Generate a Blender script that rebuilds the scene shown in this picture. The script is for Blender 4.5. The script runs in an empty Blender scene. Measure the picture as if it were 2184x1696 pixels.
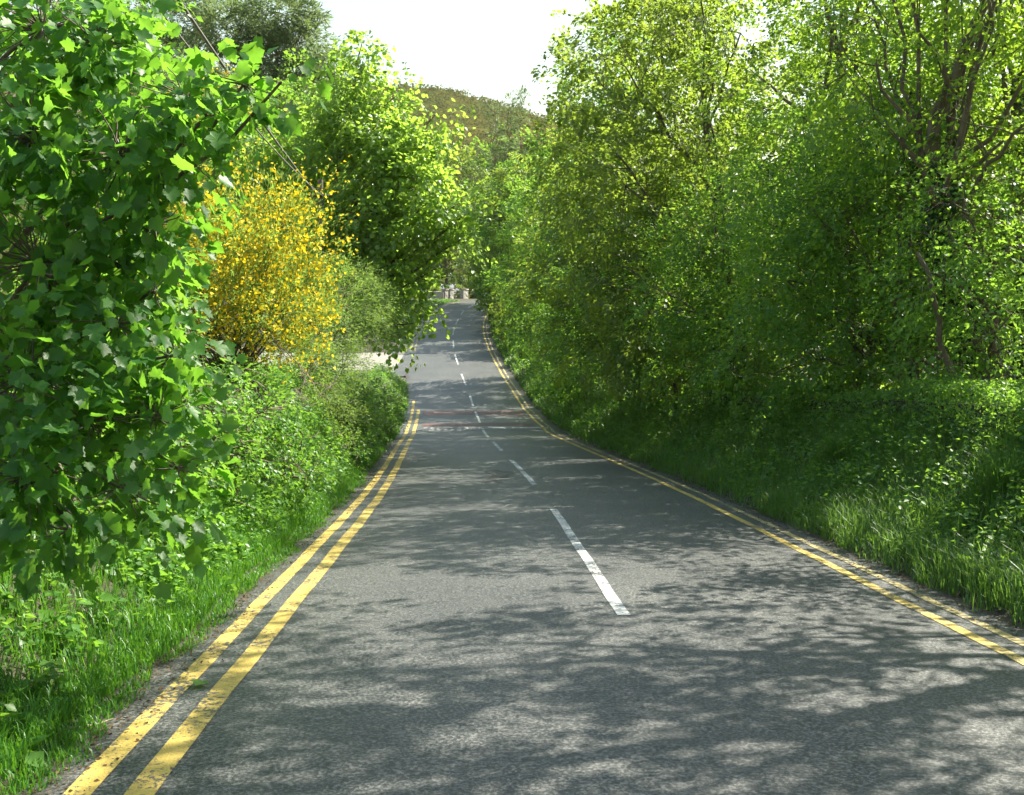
import bpy, math, random
import numpy as np
from mathutils import Vector, Matrix

R = math.radians
S = bpy.context.scene
COL = S.collection

# ------------------------------------------------------------------ camera, sky, sun, exposure
EYE = 2.07
F, CU, CV = 2240.0, 1092.0, 848.0
PITCH = math.atan(128.0 / F)
cam_d = bpy.data.cameras.new('camera')
cam = bpy.data.objects.new('camera', cam_d)
COL.objects.link(cam)
cam.location = (0, 0, EYE)
cam.rotation_euler = (R(90) - PITCH, 0, 0)
cam_d.sensor_width = 36.0
cam_d.lens = 36.0 * F / 2184.0
cam_d.clip_start = 0.1
cam_d.clip_end = 6000
S.camera = cam

SUN_EL, SUN_AZ = R(49), R(62)          # azimuth measured from +Y (ahead) towards +X (right)
w = bpy.data.worlds.new('World')
S.world = w
w.use_nodes = True
nt = w.node_tree
bg = nt.nodes['Background']
sky = nt.nodes.new('ShaderNodeTexSky')
sky.sky_type = 'NISHITA'
sky.sun_disc = False
sky.sun_elevation = SUN_EL
sky.sun_rotation = SUN_AZ
sky.altitude = 50
sky.air_density = 2.2
sky.dust_density = 1.7
sky.ozone_density = 0.6
nt.links.new(sky.outputs[0], bg.inputs[0])
bg.inputs[1].default_value = 0.07

sd = bpy.data.lights.new('sun', 'SUN')
sd.energy = 5.0
sd.angle = R(0.42)
sd.color = (1.0, 0.94, 0.80)
sun = bpy.data.objects.new('sun', sd)
COL.objects.link(sun)
sdir = Vector((math.sin(SUN_AZ) * math.cos(SUN_EL), math.cos(SUN_AZ) * math.cos(SUN_EL), math.sin(SUN_EL)))
sun.rotation_euler = sdir.to_track_quat('Z', 'Y').to_euler()
sun.location = (30, 20, 60)

S.view_settings.view_transform = 'Standard'
S.view_settings.look = 'None'
S.view_settings.gamma = 1.0
S.view_settings.exposure = 1.76
S.view_settings.use_curve_mapping = False
S.cycles.use_denoising = True
S.cycles.use_adaptive_sampling = True
S.cycles.adaptive_threshold = 0.02
S.cycles.max_bounces = 8
S.cycles.diffuse_bounces = 4
S.cycles.glossy_bounces = 2
S.cycles.transmission_bounces = 5
S.cycles.transparent_max_bounces = 4
S.cycles.sample_clamp_indirect = 6.0

# ------------------------------------------------------------------ helpers
def P(u, v, y):
    """a measured point of the place: where the sight line (u, v) meets the vertical plane y metres ahead"""
    dx, dz = (u - CU) / F, (CV - v) / F
    wy = math.cos(PITCH) + dz * math.sin(PITCH)
    wz = -math.sin(PITCH) + dz * math.cos(PITCH)
    k = y / wy
    return np.array((dx * k, y, EYE + wz * k))

def norm(a):
    return a / np.maximum(np.linalg.norm(a, axis=-1, keepdims=True), 1e-9)

def tagit(o, label=None, cat=None, group=None, kind=None):
    if label: o['label'] = label
    if cat: o['category'] = cat
    if group: o['group'] = group
    if kind: o['kind'] = kind
    return o

def mesh_np(name, V, T, mats, mi=None, smooth=False):
    V = np.asarray(V, dtype=np.float32).reshape(-1, 3)
    T = np.asarray(T, dtype=np.int32).reshape(-1, 3)
    me = bpy.data.meshes.new(name)
    me.vertices.add(len(V)); me.vertices.foreach_set('co', V.ravel())
    me.loops.add(T.size); me.loops.foreach_set('vertex_index', T.ravel())
    me.polygons.add(len(T))
    me.polygons.foreach_set('loop_start', np.arange(0, T.size, 3, dtype=np.int32))
    me.polygons.foreach_set('loop_total', np.full(len(T), 3, dtype=np.int32))
    if mi is not None: me.polygons.foreach_set('material_index', np.asarray(mi, dtype=np.int32))
    if smooth: me.polygons.foreach_set('use_smooth', np.ones(len(T), dtype=bool))
    for m in (mats if isinstance(mats, (list, tuple)) else [mats]): me.materials.append(m)
    me.update(calc_edges=True)
    me.validate()
    return me

def link(name, me, parent=None, loc=None):
    o = bpy.data.objects.new(name, me)
    COL.objects.link(o)
    if parent is not None: o.parent = parent
    if loc is not None: o.location = loc
    return o

def empty(name, loc):
    o = bpy.data.objects.new(name, None)
    COL.objects.link(o); o.location = loc
    o.empty_display_size = 0.3
    return o

class Geo:
    """collects triangles, several materials"""
    def __init__(self): self.V, self.T, self.M, self.n = [], [], [], 0
    def add(self, V, T, m=0):
        V = np.asarray(V, float).reshape(-1, 3); T = np.asarray(T, int).reshape(-1, 3)
        self.V.append(V); self.T.append(T + self.n); self.M.append(np.full(len(T), m)); self.n += len(V)
    def grid(self, G, m=0):
        G = np.asarray(G, float); a, b = G.shape[:2]
        idx = np.arange(a * b).reshape(a, b)
        q0, q1, q2, q3 = idx[:-1, :-1].ravel(), idx[1:, :-1].ravel(), idx[1:, 1:].ravel(), idx[:-1, 1:].ravel()
        T = np.concatenate([np.stack([q0, q3, q2], 1), np.stack([q0, q2, q1], 1)])
        self.add(G.reshape(-1, 3), T, m)
    def tube(self, pts, rad, sides=6, m=0, cap=True):
        pts = np.asarray(pts, float); k = len(pts)
        rad = np.broadcast_to(np.asarray(rad, float), (k,))
        tan = norm(np.gradient(pts, axis=0))
        ref = np.array((0.31, 0.17, 0.93)) if abs(tan[0][2]) < 0.8 else np.array((0.93, 0.31, 0.1))
        A = norm(np.cross(tan, ref)); B = np.cross(tan, A)
        ang = np.arange(sides) * 2 * math.pi / sides
        G = pts[:, None] + rad[:, None, None] * (np.cos(ang)[None, :, None] * A[:, None] + np.sin(ang)[None, :, None] * B[:, None])
        i = np.arange(k - 1)[:, None] * sides; j = np.arange(sides)[None]; jn = (j + 1) % sides
        a, b, c, d = (i + j).ravel(), (i + jn).ravel(), (i + sides + jn).ravel(), (i + sides + j).ravel()
        T = np.concatenate([np.stack([a, b, c], 1), np.stack([a, c, d], 1)])
        self.add(G.reshape(-1, 3), T, m)
        if cap:
            base = self.n
            self.add(np.concatenate([G[-1], pts[-1:]]), [[q, (q + 1) % sides, sides] for q in range(sides)], m)
    def box(self, lo, hi, m=0):
        lo, hi = np.asarray(lo, float), np.asarray(hi, float)
        V = np.array([[(lo, hi)[i][0], (lo, hi)[j][1], (lo, hi)[k][2]] for i in (0, 1) for j in (0, 1) for k in (0, 1)])
        Q = [(0, 1, 3, 2), (4, 6, 7, 5), (0, 4, 5, 1), (2, 3, 7, 6), (0, 2, 6, 4), (1, 5, 7, 3)]
        T = [t for q in Q for t in ((q[0], q[1], q[2]), (q[0], q[2], q[3]))]
        self.add(V, T, m)
    def leaves(self, Pn, D, N, Sz, tmpl, m=0):
        TV, TT = tmpl
        X = norm(D); Z = norm(N - (N * X).sum(-1, keepdims=True) * X); Y = np.cross(Z, X)
        Sz = np.asarray(Sz).reshape(-1, 1, 1)
        V = Pn[:, None] + Sz * (TV[None, :, 0:1] * X[:, None] + TV[None, :, 1:2] * Y[:, None] + TV[None, :, 2:3] * Z[:, None])
        k = len(TV)
        T = (np.arange(len(Pn)) * k)[:, None, None] + TT[None]
        self.add(V.reshape(-1, 3), T.reshape(-1, 3), m)
    def mesh(self, name, mats, origin=(0, 0, 0), smooth=False):
        V = np.concatenate(self.V) - np.asarray(origin, float)
        return mesh_np(name, V, np.concatenate(self.T), mats, np.concatenate(self.M), smooth)

# leaf templates (unit length along x)
def fan(outline, cz=0.05, tipdrop=0.10):
    out = np.array([(x, y, cz * 0 + 0.16 * abs(y) - tipdrop * x * x) for x, y in outline])
    c = np.array([(0.42, 0, -0.06)])
    V = np.concatenate([c, out]); n = len(out)
    T = np.array([(0, 1 + i, 1 + (i + 1) % n) for i in range(n)])
    return V, T
def mirror(half):
    return half + [(x, -y) for x, y in reversed(half) if abs(y) > 1e-6]
DIAMOND = (np.array([(0, 0, 0), (0.45, 0.37, 0.10), (1, 0, -0.08), (0.45, -0.37, 0.10)], float), np.array([(0, 2, 1), (0, 3, 2)]))
NARROW = (np.array([(0, 0, 0), (0.4, 0.14, 0.04), (1, 0, -0.06), (0.4, -0.14, 0.04)], float), np.array([(0, 2, 1), (0, 3, 2)]))
KITE = (np.array([(0, 0, 0), (0.24, 0.46, 0.10), (0.64, 0.42, 0.06), (1, 0, -0.10), (0.64, -0.42, 0.06), (0.24, -0.46, 0.10)], float), np.array([(0, 3, 2), (0, 2, 1), (0, 4, 3), (0, 5, 4)]))
MAPLE = fan(mirror([(0.0, 0.0), (-0.08, 0.16), (0.0, 0.40), (0.10, 0.37), (0.22, 0.36), (0.30, 0.50), (0.46, 0.52), (0.60, 0.60), (0.63, 0.42), (0.66, 0.28),
                    (0.78, 0.31), (0.86, 0.18), (1.06, 0.0)]))
BROAD = fan(mirror([(0, 0), (0.12, 0.27), (0.4, 0.37), (0.78, 0.2), (1, 0)]))

def blades(g, Pn, H, Wd, D, bend, m=0):
    """grass blades: 5 verts, 3 tris"""
    n = len(Pn)
    side = norm(np.stack([-D[:, 1], D[:, 0], np.zeros(n)], 1))
    up = np.array((0, 0, 1.0))
    H = H[:, None]; Wd = Wd[:, None]; bend = bend[:, None]
    b = Pn; mid = Pn + up * H * 0.6 + D * H * bend * 0.35; tip = Pn + up * H * (1 - 0.35 * bend) + D * H * bend
    V = np.stack([b - side * Wd, b + side * Wd, mid - side * Wd * 0.8, mid + side * Wd * 0.8, tip], 1)
    TT = np.array([(0, 1, 3), (0, 3, 2), (2, 3, 4)])
    T = (np.arange(n) * 5)[:, None, None] + TT[None]
    g.add(V.reshape(-1, 3), T.reshape(-1, 3), m)

# ------------------------------------------------------------------ materials
def mat(name):
    m = bpy.data.materials.new(name); m.use_nodes = True
    t = m.node_tree
    return m, t, t.nodes['Principled BSDF'], t.nodes['Material Output']
def nd(t, typ, **kw):
    n = t.nodes.new(typ)
    for k, v in kw.items(): setattr(n, k, v)
    return n
def ramp(t, stops):
    n = t.nodes.new('ShaderNodeValToRGB'); e = n.color_ramp.elements
    while len(e) < len(stops): e.new(0.5)
    for q, (p, c) in zip(e, stops): q.position = p; q.color = (*c, 1)
    return n
def noise(t, scale, detail=4, rough=0.6, vec=None):
    n = t.nodes.new('ShaderNodeTexNoise'); n.inputs['Scale'].default_value = scale
    n.inputs['Detail'].default_value = detail; n.inputs['Roughness'].default_value = rough
    if vec is not None: t.links.new(vec, n.inputs['Vector'])
    return n
def mixc(t, fac, a, b, mode='MIX'):
    n = t.nodes.new('ShaderNodeMix'); n.data_type = 'RGBA'; n.blend_type = mode
    for s, v in ((0, fac), (6, a), (7, b)):
        if isinstance(v, (int, float)): n.inputs[s].default_value = v
        elif isinstance(v, tuple): n.inputs[s].default_value = (*v, 1)
        else: t.links.new(v, n.inputs[s])
    return n.outputs[2]
def wpos(t):
    return nd(t, 'ShaderNodeNewGeometry').outputs['Position']

def foliage(name, dark, light, trans, tl=0.45, rough=0.42, spec=0.4, clump=0.6, old=None):
    m, t, p, out = mat(name)
    geo = nd(t, 'ShaderNodeNewGeometry'); oi = nd(t, 'ShaderNodeObjectInfo')
    add = nd(t, 'ShaderNodeMath', operation='ADD'); t.links.new(geo.outputs['Random Per Island'], add.inputs[0]); t.links.new(oi.outputs['Random'], add.inputs[1])
    fr = nd(t, 'ShaderNodeMath', operation='FRACT'); t.links.new(add.outputs[0], fr.inputs[0])
    nz = noise(t, clump, 2, 0.5, geo.outputs['Position'])
    mx = nd(t, 'ShaderNodeMath', operation='MULTIPLY_ADD'); mx.inputs[1].default_value = 0.55
    t.links.new(fr.outputs[0], mx.inputs[0])
    sc = nd(t, 'ShaderNodeMath', operation='MULTIPLY'); sc.inputs[1].default_value = 0.45; t.links.new(nz.outputs[0], sc.inputs[0])
    t.links.new(sc.outputs[0], mx.inputs[2])
    stops = [(0.12, dark), (0.75, light)]
    if old: stops.append((0.93, old))
    rp = ramp(t, stops); t.links.new(mx.outputs[0], rp.inputs[0])
    t.links.new(rp.outputs[0], p.inputs['Base Color'])
    p.inputs['Roughness'].default_value = rough
    p.inputs['Specular IOR Level'].default_value = spec
    tr = nd(t, 'ShaderNodeBsdfTranslucent')
    tc = mixc(t, 0.7, rp.outputs[0], trans)
    t.links.new(tc, tr.inputs[0])
    ms = nd(t, 'ShaderNodeMixShader'); ms.inputs[0].default_value = tl
    t.links.new(p.outputs[0], ms.inputs[1]); t.links.new(tr.outputs[0], ms.inputs[2]); t.links.new(ms.outputs[0], out.inputs[0])
    return m

M = {}
M['syc_near'] = foliage('sycamore_leaf_deep', (0.016, 0.075, 0.018), (0.055, 0.16, 0.022), (0.28, 0.60, 0.04), 0.54, 0.46, 0.42, 1.5)
M['syc_mid'] = foliage('sycamore_leaf_yellow', (0.055, 0.135, 0.025), (0.155, 0.265, 0.045), (0.47, 0.70, 0.07), 0.58, 0.38, 0.5)
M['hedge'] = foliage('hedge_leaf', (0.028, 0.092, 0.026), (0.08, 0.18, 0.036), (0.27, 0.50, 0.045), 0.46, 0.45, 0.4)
M['fresh'] = foliage('fresh_leaf', (0.036, 0.12, 0.02), (0.11, 0.22, 0.03), (0.44, 0.64, 0.045), 0.54, 0.42, 0.4)
M['elm'] = foliage('elm_leaf', (0.034, 0.112, 0.028), (0.10, 0.22, 0.04), (0.36, 0.62, 0.05), 0.50, 0.45, 0.4)
M['olive'] = foliage('olive_leaf', (0.04, 0.10, 0.024), (0.11, 0.17, 0.036), (0.42, 0.56, 0.05), 0.52, 0.45, 0.4)
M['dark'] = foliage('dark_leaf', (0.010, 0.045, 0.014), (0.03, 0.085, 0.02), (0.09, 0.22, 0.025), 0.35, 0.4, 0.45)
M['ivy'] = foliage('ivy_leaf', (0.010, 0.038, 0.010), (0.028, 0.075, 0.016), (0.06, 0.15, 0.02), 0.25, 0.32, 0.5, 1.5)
M['pine'] = foliage('pine_needle', (0.06, 0.115, 0.06), (0.14, 0.20, 0.085), (0.25, 0.34, 0.10), 0.4, 0.5, 0.3)
M['gorse'] = foliage('broom_twig', (0.065, 0.135, 0.03), (0.15, 0.24, 0.06), (0.34, 0.50, 0.07), 0.45, 0.5, 0.3)
M['flower'] = foliage('broom_flower', (0.56, 0.43, 0.012), (0.74, 0.60, 0.03), (0.85, 0.65, 0.02), 0.4, 0.5, 0.2, 3.0)
M['grass'] = foliage('grass_blade', (0.025, 0.12, 0.014), (0.075, 0.21, 0.022), (0.20, 0.46, 0.025), 0.4, 0.42, 0.4, 0.8, (0.22, 0.21, 0.08))
M['grass_tall'] = foliage('tall_grass', (0.03, 0.105, 0.022), (0.10, 0.20, 0.042), (0.25, 0.45, 0.05), 0.42, 0.42, 0.45, 0.7, (0.25, 0.23, 0.11))
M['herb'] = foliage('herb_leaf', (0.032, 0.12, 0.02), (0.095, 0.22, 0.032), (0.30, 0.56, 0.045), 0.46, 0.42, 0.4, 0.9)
M['litter'] = foliage('dry_leaf', (0.03, 0.02, 0.010), (0.13, 0.09, 0.05), (0.10, 0.06, 0.03), 0.1, 0.8, 0.1, 2.0)

def bark(name, a, b, sc=6):
    m, t, p, out = mat(name)
    pos = wpos(t)
    mp = nd(t, 'ShaderNodeMapping'); mp.inputs['Scale'].default_value = (1, 1, 0.22); t.links.new(pos, mp.inputs[0])
    n = noise(t, sc, 8, 0.7, mp.outputs[0]); rp = ramp(t, [(0.3, a), (0.7, b)]); t.links.new(n.outputs[0], rp.inputs[0])
    t.links.new(rp.outputs[0], p.inputs['Base Color']); p.inputs['Roughness'].default_value = 0.9
    bm = nd(t, 'ShaderNodeBump'); bm.inputs['Strength'].default_value = 0.8; bm.inputs['Distance'].default_value = 0.03
    t.links.new(n.outputs[0], bm.inputs['Height']); t.links.new(bm.outputs[0], p.inputs['Normal'])
    return m
M['bark'] = bark('grey_bark', (0.05, 0.04, 0.028), (0.17, 0.14, 0.10))
M['bark_pine'] = bark('pine_bark', (0.09, 0.05, 0.03), (0.26, 0.14, 0.08))
M['twig'] = bark('dry_twig', (0.12, 0.09, 0.06), (0.30, 0.25, 0.18), 12)

def m_asphalt():
    m, t, p, out = mat('worn_asphalt')
    pos = wpos(t)
    fine = noise(t, 40, 5, 0.78, pos); vor = nd(t, 'ShaderNodeTexVoronoi'); vor.inputs['Scale'].default_value = 70; t.links.new(pos, vor.inputs['Vector'])
    big = noise(t, 0.55, 5, 0.62, pos); mid = noise(t, 4.0, 4, 0.65, pos)
    base = ramp(t, [(0.40, (0.010, 0.012, 0.013)), (0.5, (0.042, 0.046, 0.046)), (0.61, (0.17, 0.17, 0.16))]); t.links.new(fine.outputs[0], base.inputs[0])
    r2 = ramp(t, [(0.30, (0.70, 0.71, 0.73)), (0.70, (1.18, 1.17, 1.14))]); t.links.new(big.outputs[0], r2.inputs[0])
    c = mixc(t, 1.0, base.outputs[0], r2.outputs[0], 'MULTIPLY')
    # soil trodden and washed along the edges
    at = nd(t, 'ShaderNodeAttribute', attribute_name='edge')
    ad = nd(t, 'ShaderNodeMath', operation='MULTIPLY_ADD'); ad.inputs[1].default_value = 1.1; t.links.new(mid.outputs[0], ad.inputs[0]); t.links.new(at.outputs['Fac'], ad.inputs[2])
    re = ramp(t, [(1.0 - 0.02, (0, 0, 0)), (1.0, (1, 1, 1))])
    mr = nd(t, 'ShaderNodeMapRange'); mr.inputs['From Min'].default_value = 1.05; mr.inputs['From Max'].default_value = 1.45; t.links.new(ad.outputs[0], mr.inputs[0])
    soil = ramp(t, [(0.3, (0.014, 0.011, 0.008)), (0.7, (0.065, 0.052, 0.036))]); t.links.new(fine.outputs[0], soil.inputs[0])
    c = mixc(t, mr.outputs[0], c, soil.outputs[0])
    # oil drips and dark repairs
    st = noise(t, 0.9, 3, 0.5, pos); rs = ramp(t, [(0.66, (0, 0, 0)), (0.74, (0.55, 0.55, 0.55))]); t.links.new(st.outputs[0], rs.inputs[0])
    c = mixc(t, rs.outputs[0], c, (0.045, 0.045, 0.045))
    t.links.new(c, p.inputs['Base Color'])
    p.inputs['Roughness'].default_value = 0.52; p.inputs['Specular IOR Level'].default_value = 0.6
    bm = nd(t, 'ShaderNodeBump'); bm.inputs['Strength'].default_value = 0.6; bm.inputs['Distance'].default_value = 0.010
    t.links.new(fine.outputs[0], bm.inputs['Height']); t.links.new(bm.outputs[0], p.inputs['Normal'])
    return m
M['asphalt'] = m_asphalt()

def m_paint(name, col, wear=0.5, under=(0.06, 0.062, 0.063)):
    m, t, p, out = mat(name)
    pos = wpos(t)
    n1 = noise(t, 26, 6, 0.75, pos); n2 = noise(t, 1.6, 3, 0.5, pos)
    ad = nd(t, 'ShaderNodeMath', operation='MULTIPLY_ADD'); ad.inputs[1].default_value = 0.5; t.links.new(n2.outputs[0], ad.inputs[0]); t.links.new(n1.outputs[0], ad.inputs[2])
    mr = nd(t, 'ShaderNodeMapRange'); mr.inputs['From Min'].default_value = 1.12 - wear * 0.5; mr.inputs['From Max'].default_value = 1.2 - wear * 0.5; t.links.new(ad.outputs[0], mr.inputs[0])
    tint = noise(t, 9, 4, 0.6, pos); rt = ramp(t, [(0.3, tuple(x * 0.78 for x in col)), (0.65, col)]); t.links.new(tint.outputs[0], rt.inputs[0])
    c = mixc(t, mr.outputs[0], rt.outputs[0], under)
    t.links.new(c, p.inputs['Base Color']); p.inputs['Roughness'].default_value = 0.6
    vor = nd(t, 'ShaderNodeTexVoronoi'); vor.inputs['Scale'].default_value = 70; t.links.new(pos, vor.inputs['Vector'])
    bm = nd(t, 'ShaderNodeBump'); bm.inputs['Strength'].default_value = 0.4; bm.inputs['Distance'].default_value = 0.008
    t.links.new(vor.outputs['Distance'], bm.inputs['Height']); t.links.new(bm.outputs[0], p.inputs['Normal'])
    return m
M['yellow'] = m_paint('yellow_road_paint', (0.50, 0.365, 0.085), 0.68)
M['yellow_worn'] = m_paint('faded_yellow_road_paint', (0.42, 0.34, 0.13), 0.80)
M['white'] = m_paint('white_road_paint', (0.48, 0.49, 0.48), 0.72)
M['white_worn'] = m_paint('worn_white_road_paint', (0.40, 0.40, 0.38), 0.90)
M['red'] = m_paint('red_road_surfacing', (0.115, 0.048, 0.042), 0.70)

def m_rough(name, stops, scale, bump=0.3, rough=0.9, dist=0.02):
    m, t, p, out = mat(name)
    pos = wpos(t)
    n = noise(t, scale, 8, 0.65, pos); rp = ramp(t, stops); t.links.new(n.outputs[0], rp.inputs[0])
    t.links.new(rp.outputs[0], p.inputs['Base Color']); p.inputs['Roughness'].default_value = rough
    bm = nd(t, 'ShaderNodeBump'); bm.inputs['Strength'].default_value = bump; bm.inputs['Distance'].default_value = dist
    t.links.new(n.outputs[0], bm.inputs['Height']); t.links.new(bm.outputs[0], p.inputs['Normal'])
    return m
M['soil'] = m_rough('bank_soil', [(0.3, (0.022, 0.018, 0.010)), (0.55, (0.038, 0.036, 0.018)), (0.75, (0.055, 0.060, 0.025))], 3.2, 0.6)
M['lawn'] = m_rough('mown_grass', [(0.3, (0.05, 0.13, 0.02)), (0.7, (0.10, 0.20, 0.03))], 3, 0.4)
M['concrete'] = m_rough('pale_concrete', [(0.3, (0.17, 0.155, 0.135)), (0.7, (0.25, 0.235, 0.21))], 2.5, 0.2)
M['stone'] = m_rough('pale_rubble_stone', [(0.3, (0.12, 0.11, 0.095)), (0.5, (0.34, 0.32, 0.28)), (0.75, (0.50, 0.48, 0.43))], 5, 0.9, 0.9, 0.05)
M['slate'] = m_rough('slate_roof', [(0.3, (0.09, 0.10, 0.11)), (0.7, (0.17, 0.18, 0.20))], 4, 0.3)
M['render'] = m_rough('white_render', [(0.3, (0.62, 0.62, 0.60)), (0.7, (0.74, 0.74, 0.72))], 3, 0.1)
M['whitepaint'] = m_rough('white_gloss_paint', [(0.3, (0.65, 0.67, 0.68)), (0.7, (0.76, 0.77, 0.77))], 6, 0.05, 0.5)
M['glass'] = m_rough('dark_window_glass', [(0.3, (0.02, 0.025, 0.03)), (0.7, (0.03, 0.035, 0.04))], 3, 0.0, 0.08)
M['wire'] = m_rough('weathered_cable', [(0.3, (0.10, 0.10, 0.085)), (0.7, (0.17, 0.17, 0.14))], 6, 0.0, 0.6)
M['hill'] = m_rough('heath_hillside', [(0.32, (0.028, 0.050, 0.010)), (0.5, (0.055, 0.060, 0.012)), (0.68, (0.085, 0.074, 0.014))], 0.035, 0.6, 0.95, 4.0)

M['hill'].node_tree.nodes['Principled BSDF'].inputs['Specular IOR Level'].default_value = 0.0

# ------------------------------------------------------------------ road alignment (metres; y runs ahead)
YS = np.arange(-40, 215, 0.5)
cY = [-40, -15, 0, 7, 15, 19.3, 26, 36.9, 46.4, 51.5, 64, 82, 96, 108, 119, 128, 136, 144, 152, 162, 215]
cX = [3.2, 1.95, 1.27, .95, .65, .48, .05, -.75, -1.40, -1.75, -2.68, -4.68, -5.55, -5.87, -5.75, -4.9, -3.2, -0.2, 4.0, 11.5, 60]
zY = [-40, 46, 52, 58, 64, 72, 82, 95, 108, 119, 130, 140, 150, 165, 215]
zZ = [1.82, -2.09, -2.12, -1.95, -1.50, -0.55, .95, 2.35, 3.55, 4.95, 6.3, 7.05, 7.45, 7.9, 9]
def smooth(a, k):
    ker = np.hanning(k + 2)[1:-1]; ker /= ker.sum()
    return np.convolve(np.pad(a, k, mode='reflect', reflect_type='odd'), ker, 'same')[k:-k]
CX = smooth(np.interp(YS, cY, cX), 21)
CZ = smooth(np.interp(YS, zY, zZ), 15)
CZ = CZ + 0.08 * np.clip((YS - 46.6) / 1.2, 0, 1) * np.clip((58.5 - YS) / 1.5, 0, 1)      # the speed table
def cx(y): return np.interp(y, YS, CX)
def rz(y): return np.interp(y, YS, CZ)
HW = 2.95           # centre line to the inner yellow line
EDGE = 3.56         # centre line to the tarmac edge

_rng = np.random.default_rng(5)
_ph = _rng.uniform(0, 6.28, (6, 2)); _fr = _rng.uniform(0.1, 0.9, (6, 2))
def wob(x, y):
    s = 0
    for (a, b), (p, q) in zip(_fr, _ph): s = s + np.sin(a * x + p) * np.sin(b * y + q)
    return s / 6
def sst(a, b, x):
    k = np.clip((x - a) / (b - a), 0, 1); return k * k * (3 - 2 * k)
def ground(x, y):
    x = np.asarray(x, float); y = np.asarray(y, float)
    t = x - cx(y); a = np.abs(t) - EDGE - 0.05 * np.sin(y * 1.3) - 0.05 * np.sin(y * 0.47 + 1)
    hl = np.interp(y, [-40, 5, 11, 16, 40, 60, 68, 72, 84, 90, 118, 130, 200], [1.6, 1.5, 1.9, 2.1, 1.9, 1.6, 1.0, 0.0, 0.0, 0.9, 0.9, 0.1, 0.1])
    wl = np.interp(y, [0, 8, 14, 20, 60, 200], [3.2, 3.0, 2.0, 1.5, 1.6, 2.5])
    hr = np.interp(y, [-40, 60, 75, 120, 140, 200], [1.35, 1.35, 0.9, 0.7, 0.3, 0.1])
    h = np.where(t < 0, hl * sst(0.12, wl, a), hr * sst(0.15, 2.6, a))
    far = sst(40, 300, np.abs(t))
    z = rz(np.clip(y, -40, 200)) + h + 0.10 * wob(x, y) * sst(0.2, 1.5, a) + far * 4 * wob(x * 0.05, y * 0.05)
    z = np.where(y > 200, rz(200) + (y - 200) * 0.03 + h * 0, z)
    z = z - 0.35 * ((t < 0) & (t > -48) & (y > 71.2) & (y < 84.4))
    return np.where(a < 0.10, rz(np.clip(y, -40, 200)) - 0.25 + np.clip((y - 200) * 0.03, 0, 99), z + 0.012)
def gz(x, y): return float(ground(np.array([x]), np.array([y]))[0])

# terrain sheet
tY = np.concatenate([[-300, -120], np.arange(-40, 60, 0.6), np.arange(60, 200, 1.0), np.geomspace(201, 3500, 26)])
tT = np.concatenate([-np.geomspace(1500, 16, 16), np.arange(-15, -7, 0.7), np.arange(-7, 7.01, 0.29), np.arange(7.6, 15.5, 0.7), np.geomspace(16, 1500, 16)])
GX = cx(np.clip(tY, -40, 200))[:, None] + tT[None]; GYY = np.broadcast_to(tY[:, None], GX.shape)
g = Geo(); g.grid(np.stack([GX, GYY, ground(GX, GYY)], -1)[:, ::1])
tagit(link('ground', g.mesh('ground', M['soil'], smooth=True)), kind='structure')

# road sheet
rT = np.array([-1, -0.9, -0.8, -0.55, -0.25, 0, 0.25, 0.55, 0.8, 0.9, 1.0])
sel = YS >= -15
ry = YS[sel]
jit = 0.10 * np.sin(ry * 2.1) + 0.08 * np.sin(ry * 0.9 + 2) + 0.05 * np.sin(ry * 5.3)
G = np.zeros((len(ry), len(rT), 3))
for j, f in enumerate(rT):
    off = f * (EDGE + 0.22) + (jit if abs(f) > 0.95 else 0) * np.sign(f)
    G[:, j, 0] = cx(ry) + off; G[:, j, 1] = ry
    G[:, j, 2] = rz(ry) + 0.05 * (1 - f * f) - 0.05
g = Geo(); g.grid(G)
road_me = g.mesh('road', M['asphalt'], smooth=True)
at = road_me.attributes.new('edge', 'FLOAT', 'POINT')
ev = np.broadcast_to(np.interp(np.abs(rT), [0, 0.8, 0.9, 1.0], [0, 0.22, 0.55, 1.0])[None], G.shape[:2])
at.data.foreach_set('value', ev.ravel().astype(np.float32))
road = tagit(link('road', road_me), kind='structure')
def rsurf(t, y):
    f = t / (EDGE + 0.22)
    return rz(y) - 0.05 * f * f
def strip(name, y0, y1, ta, tb, m, lift=0.005, step=0.5, wav=0.0, part=True):
    n = max(2, int((y1 - y0) / step) + 1)
    y = np.linspace(y0, y1, n)
    wv = wav * (np.sin(y * 1.7) + 0.6 * np.sin(y * 4.1 + 1))
    ta = np.broadcast_to(np.asarray(ta, float), y.shape) + wv; tb = np.broadcast_to(np.asarray(tb, float), y.shape) + wv
    cols = np.linspace(0, 1, 5)
    G = np.zeros((n, 5, 3))
    for j, c in enumerate(cols):
        t = ta + (tb - ta) * c
        G[:, j] = np.stack([cx(y) + t, y, rsurf(t, y) + lift], 1)
    g = Geo(); g.grid(G)
    return link(name, g.mesh(name, m, smooth=True), road)
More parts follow.
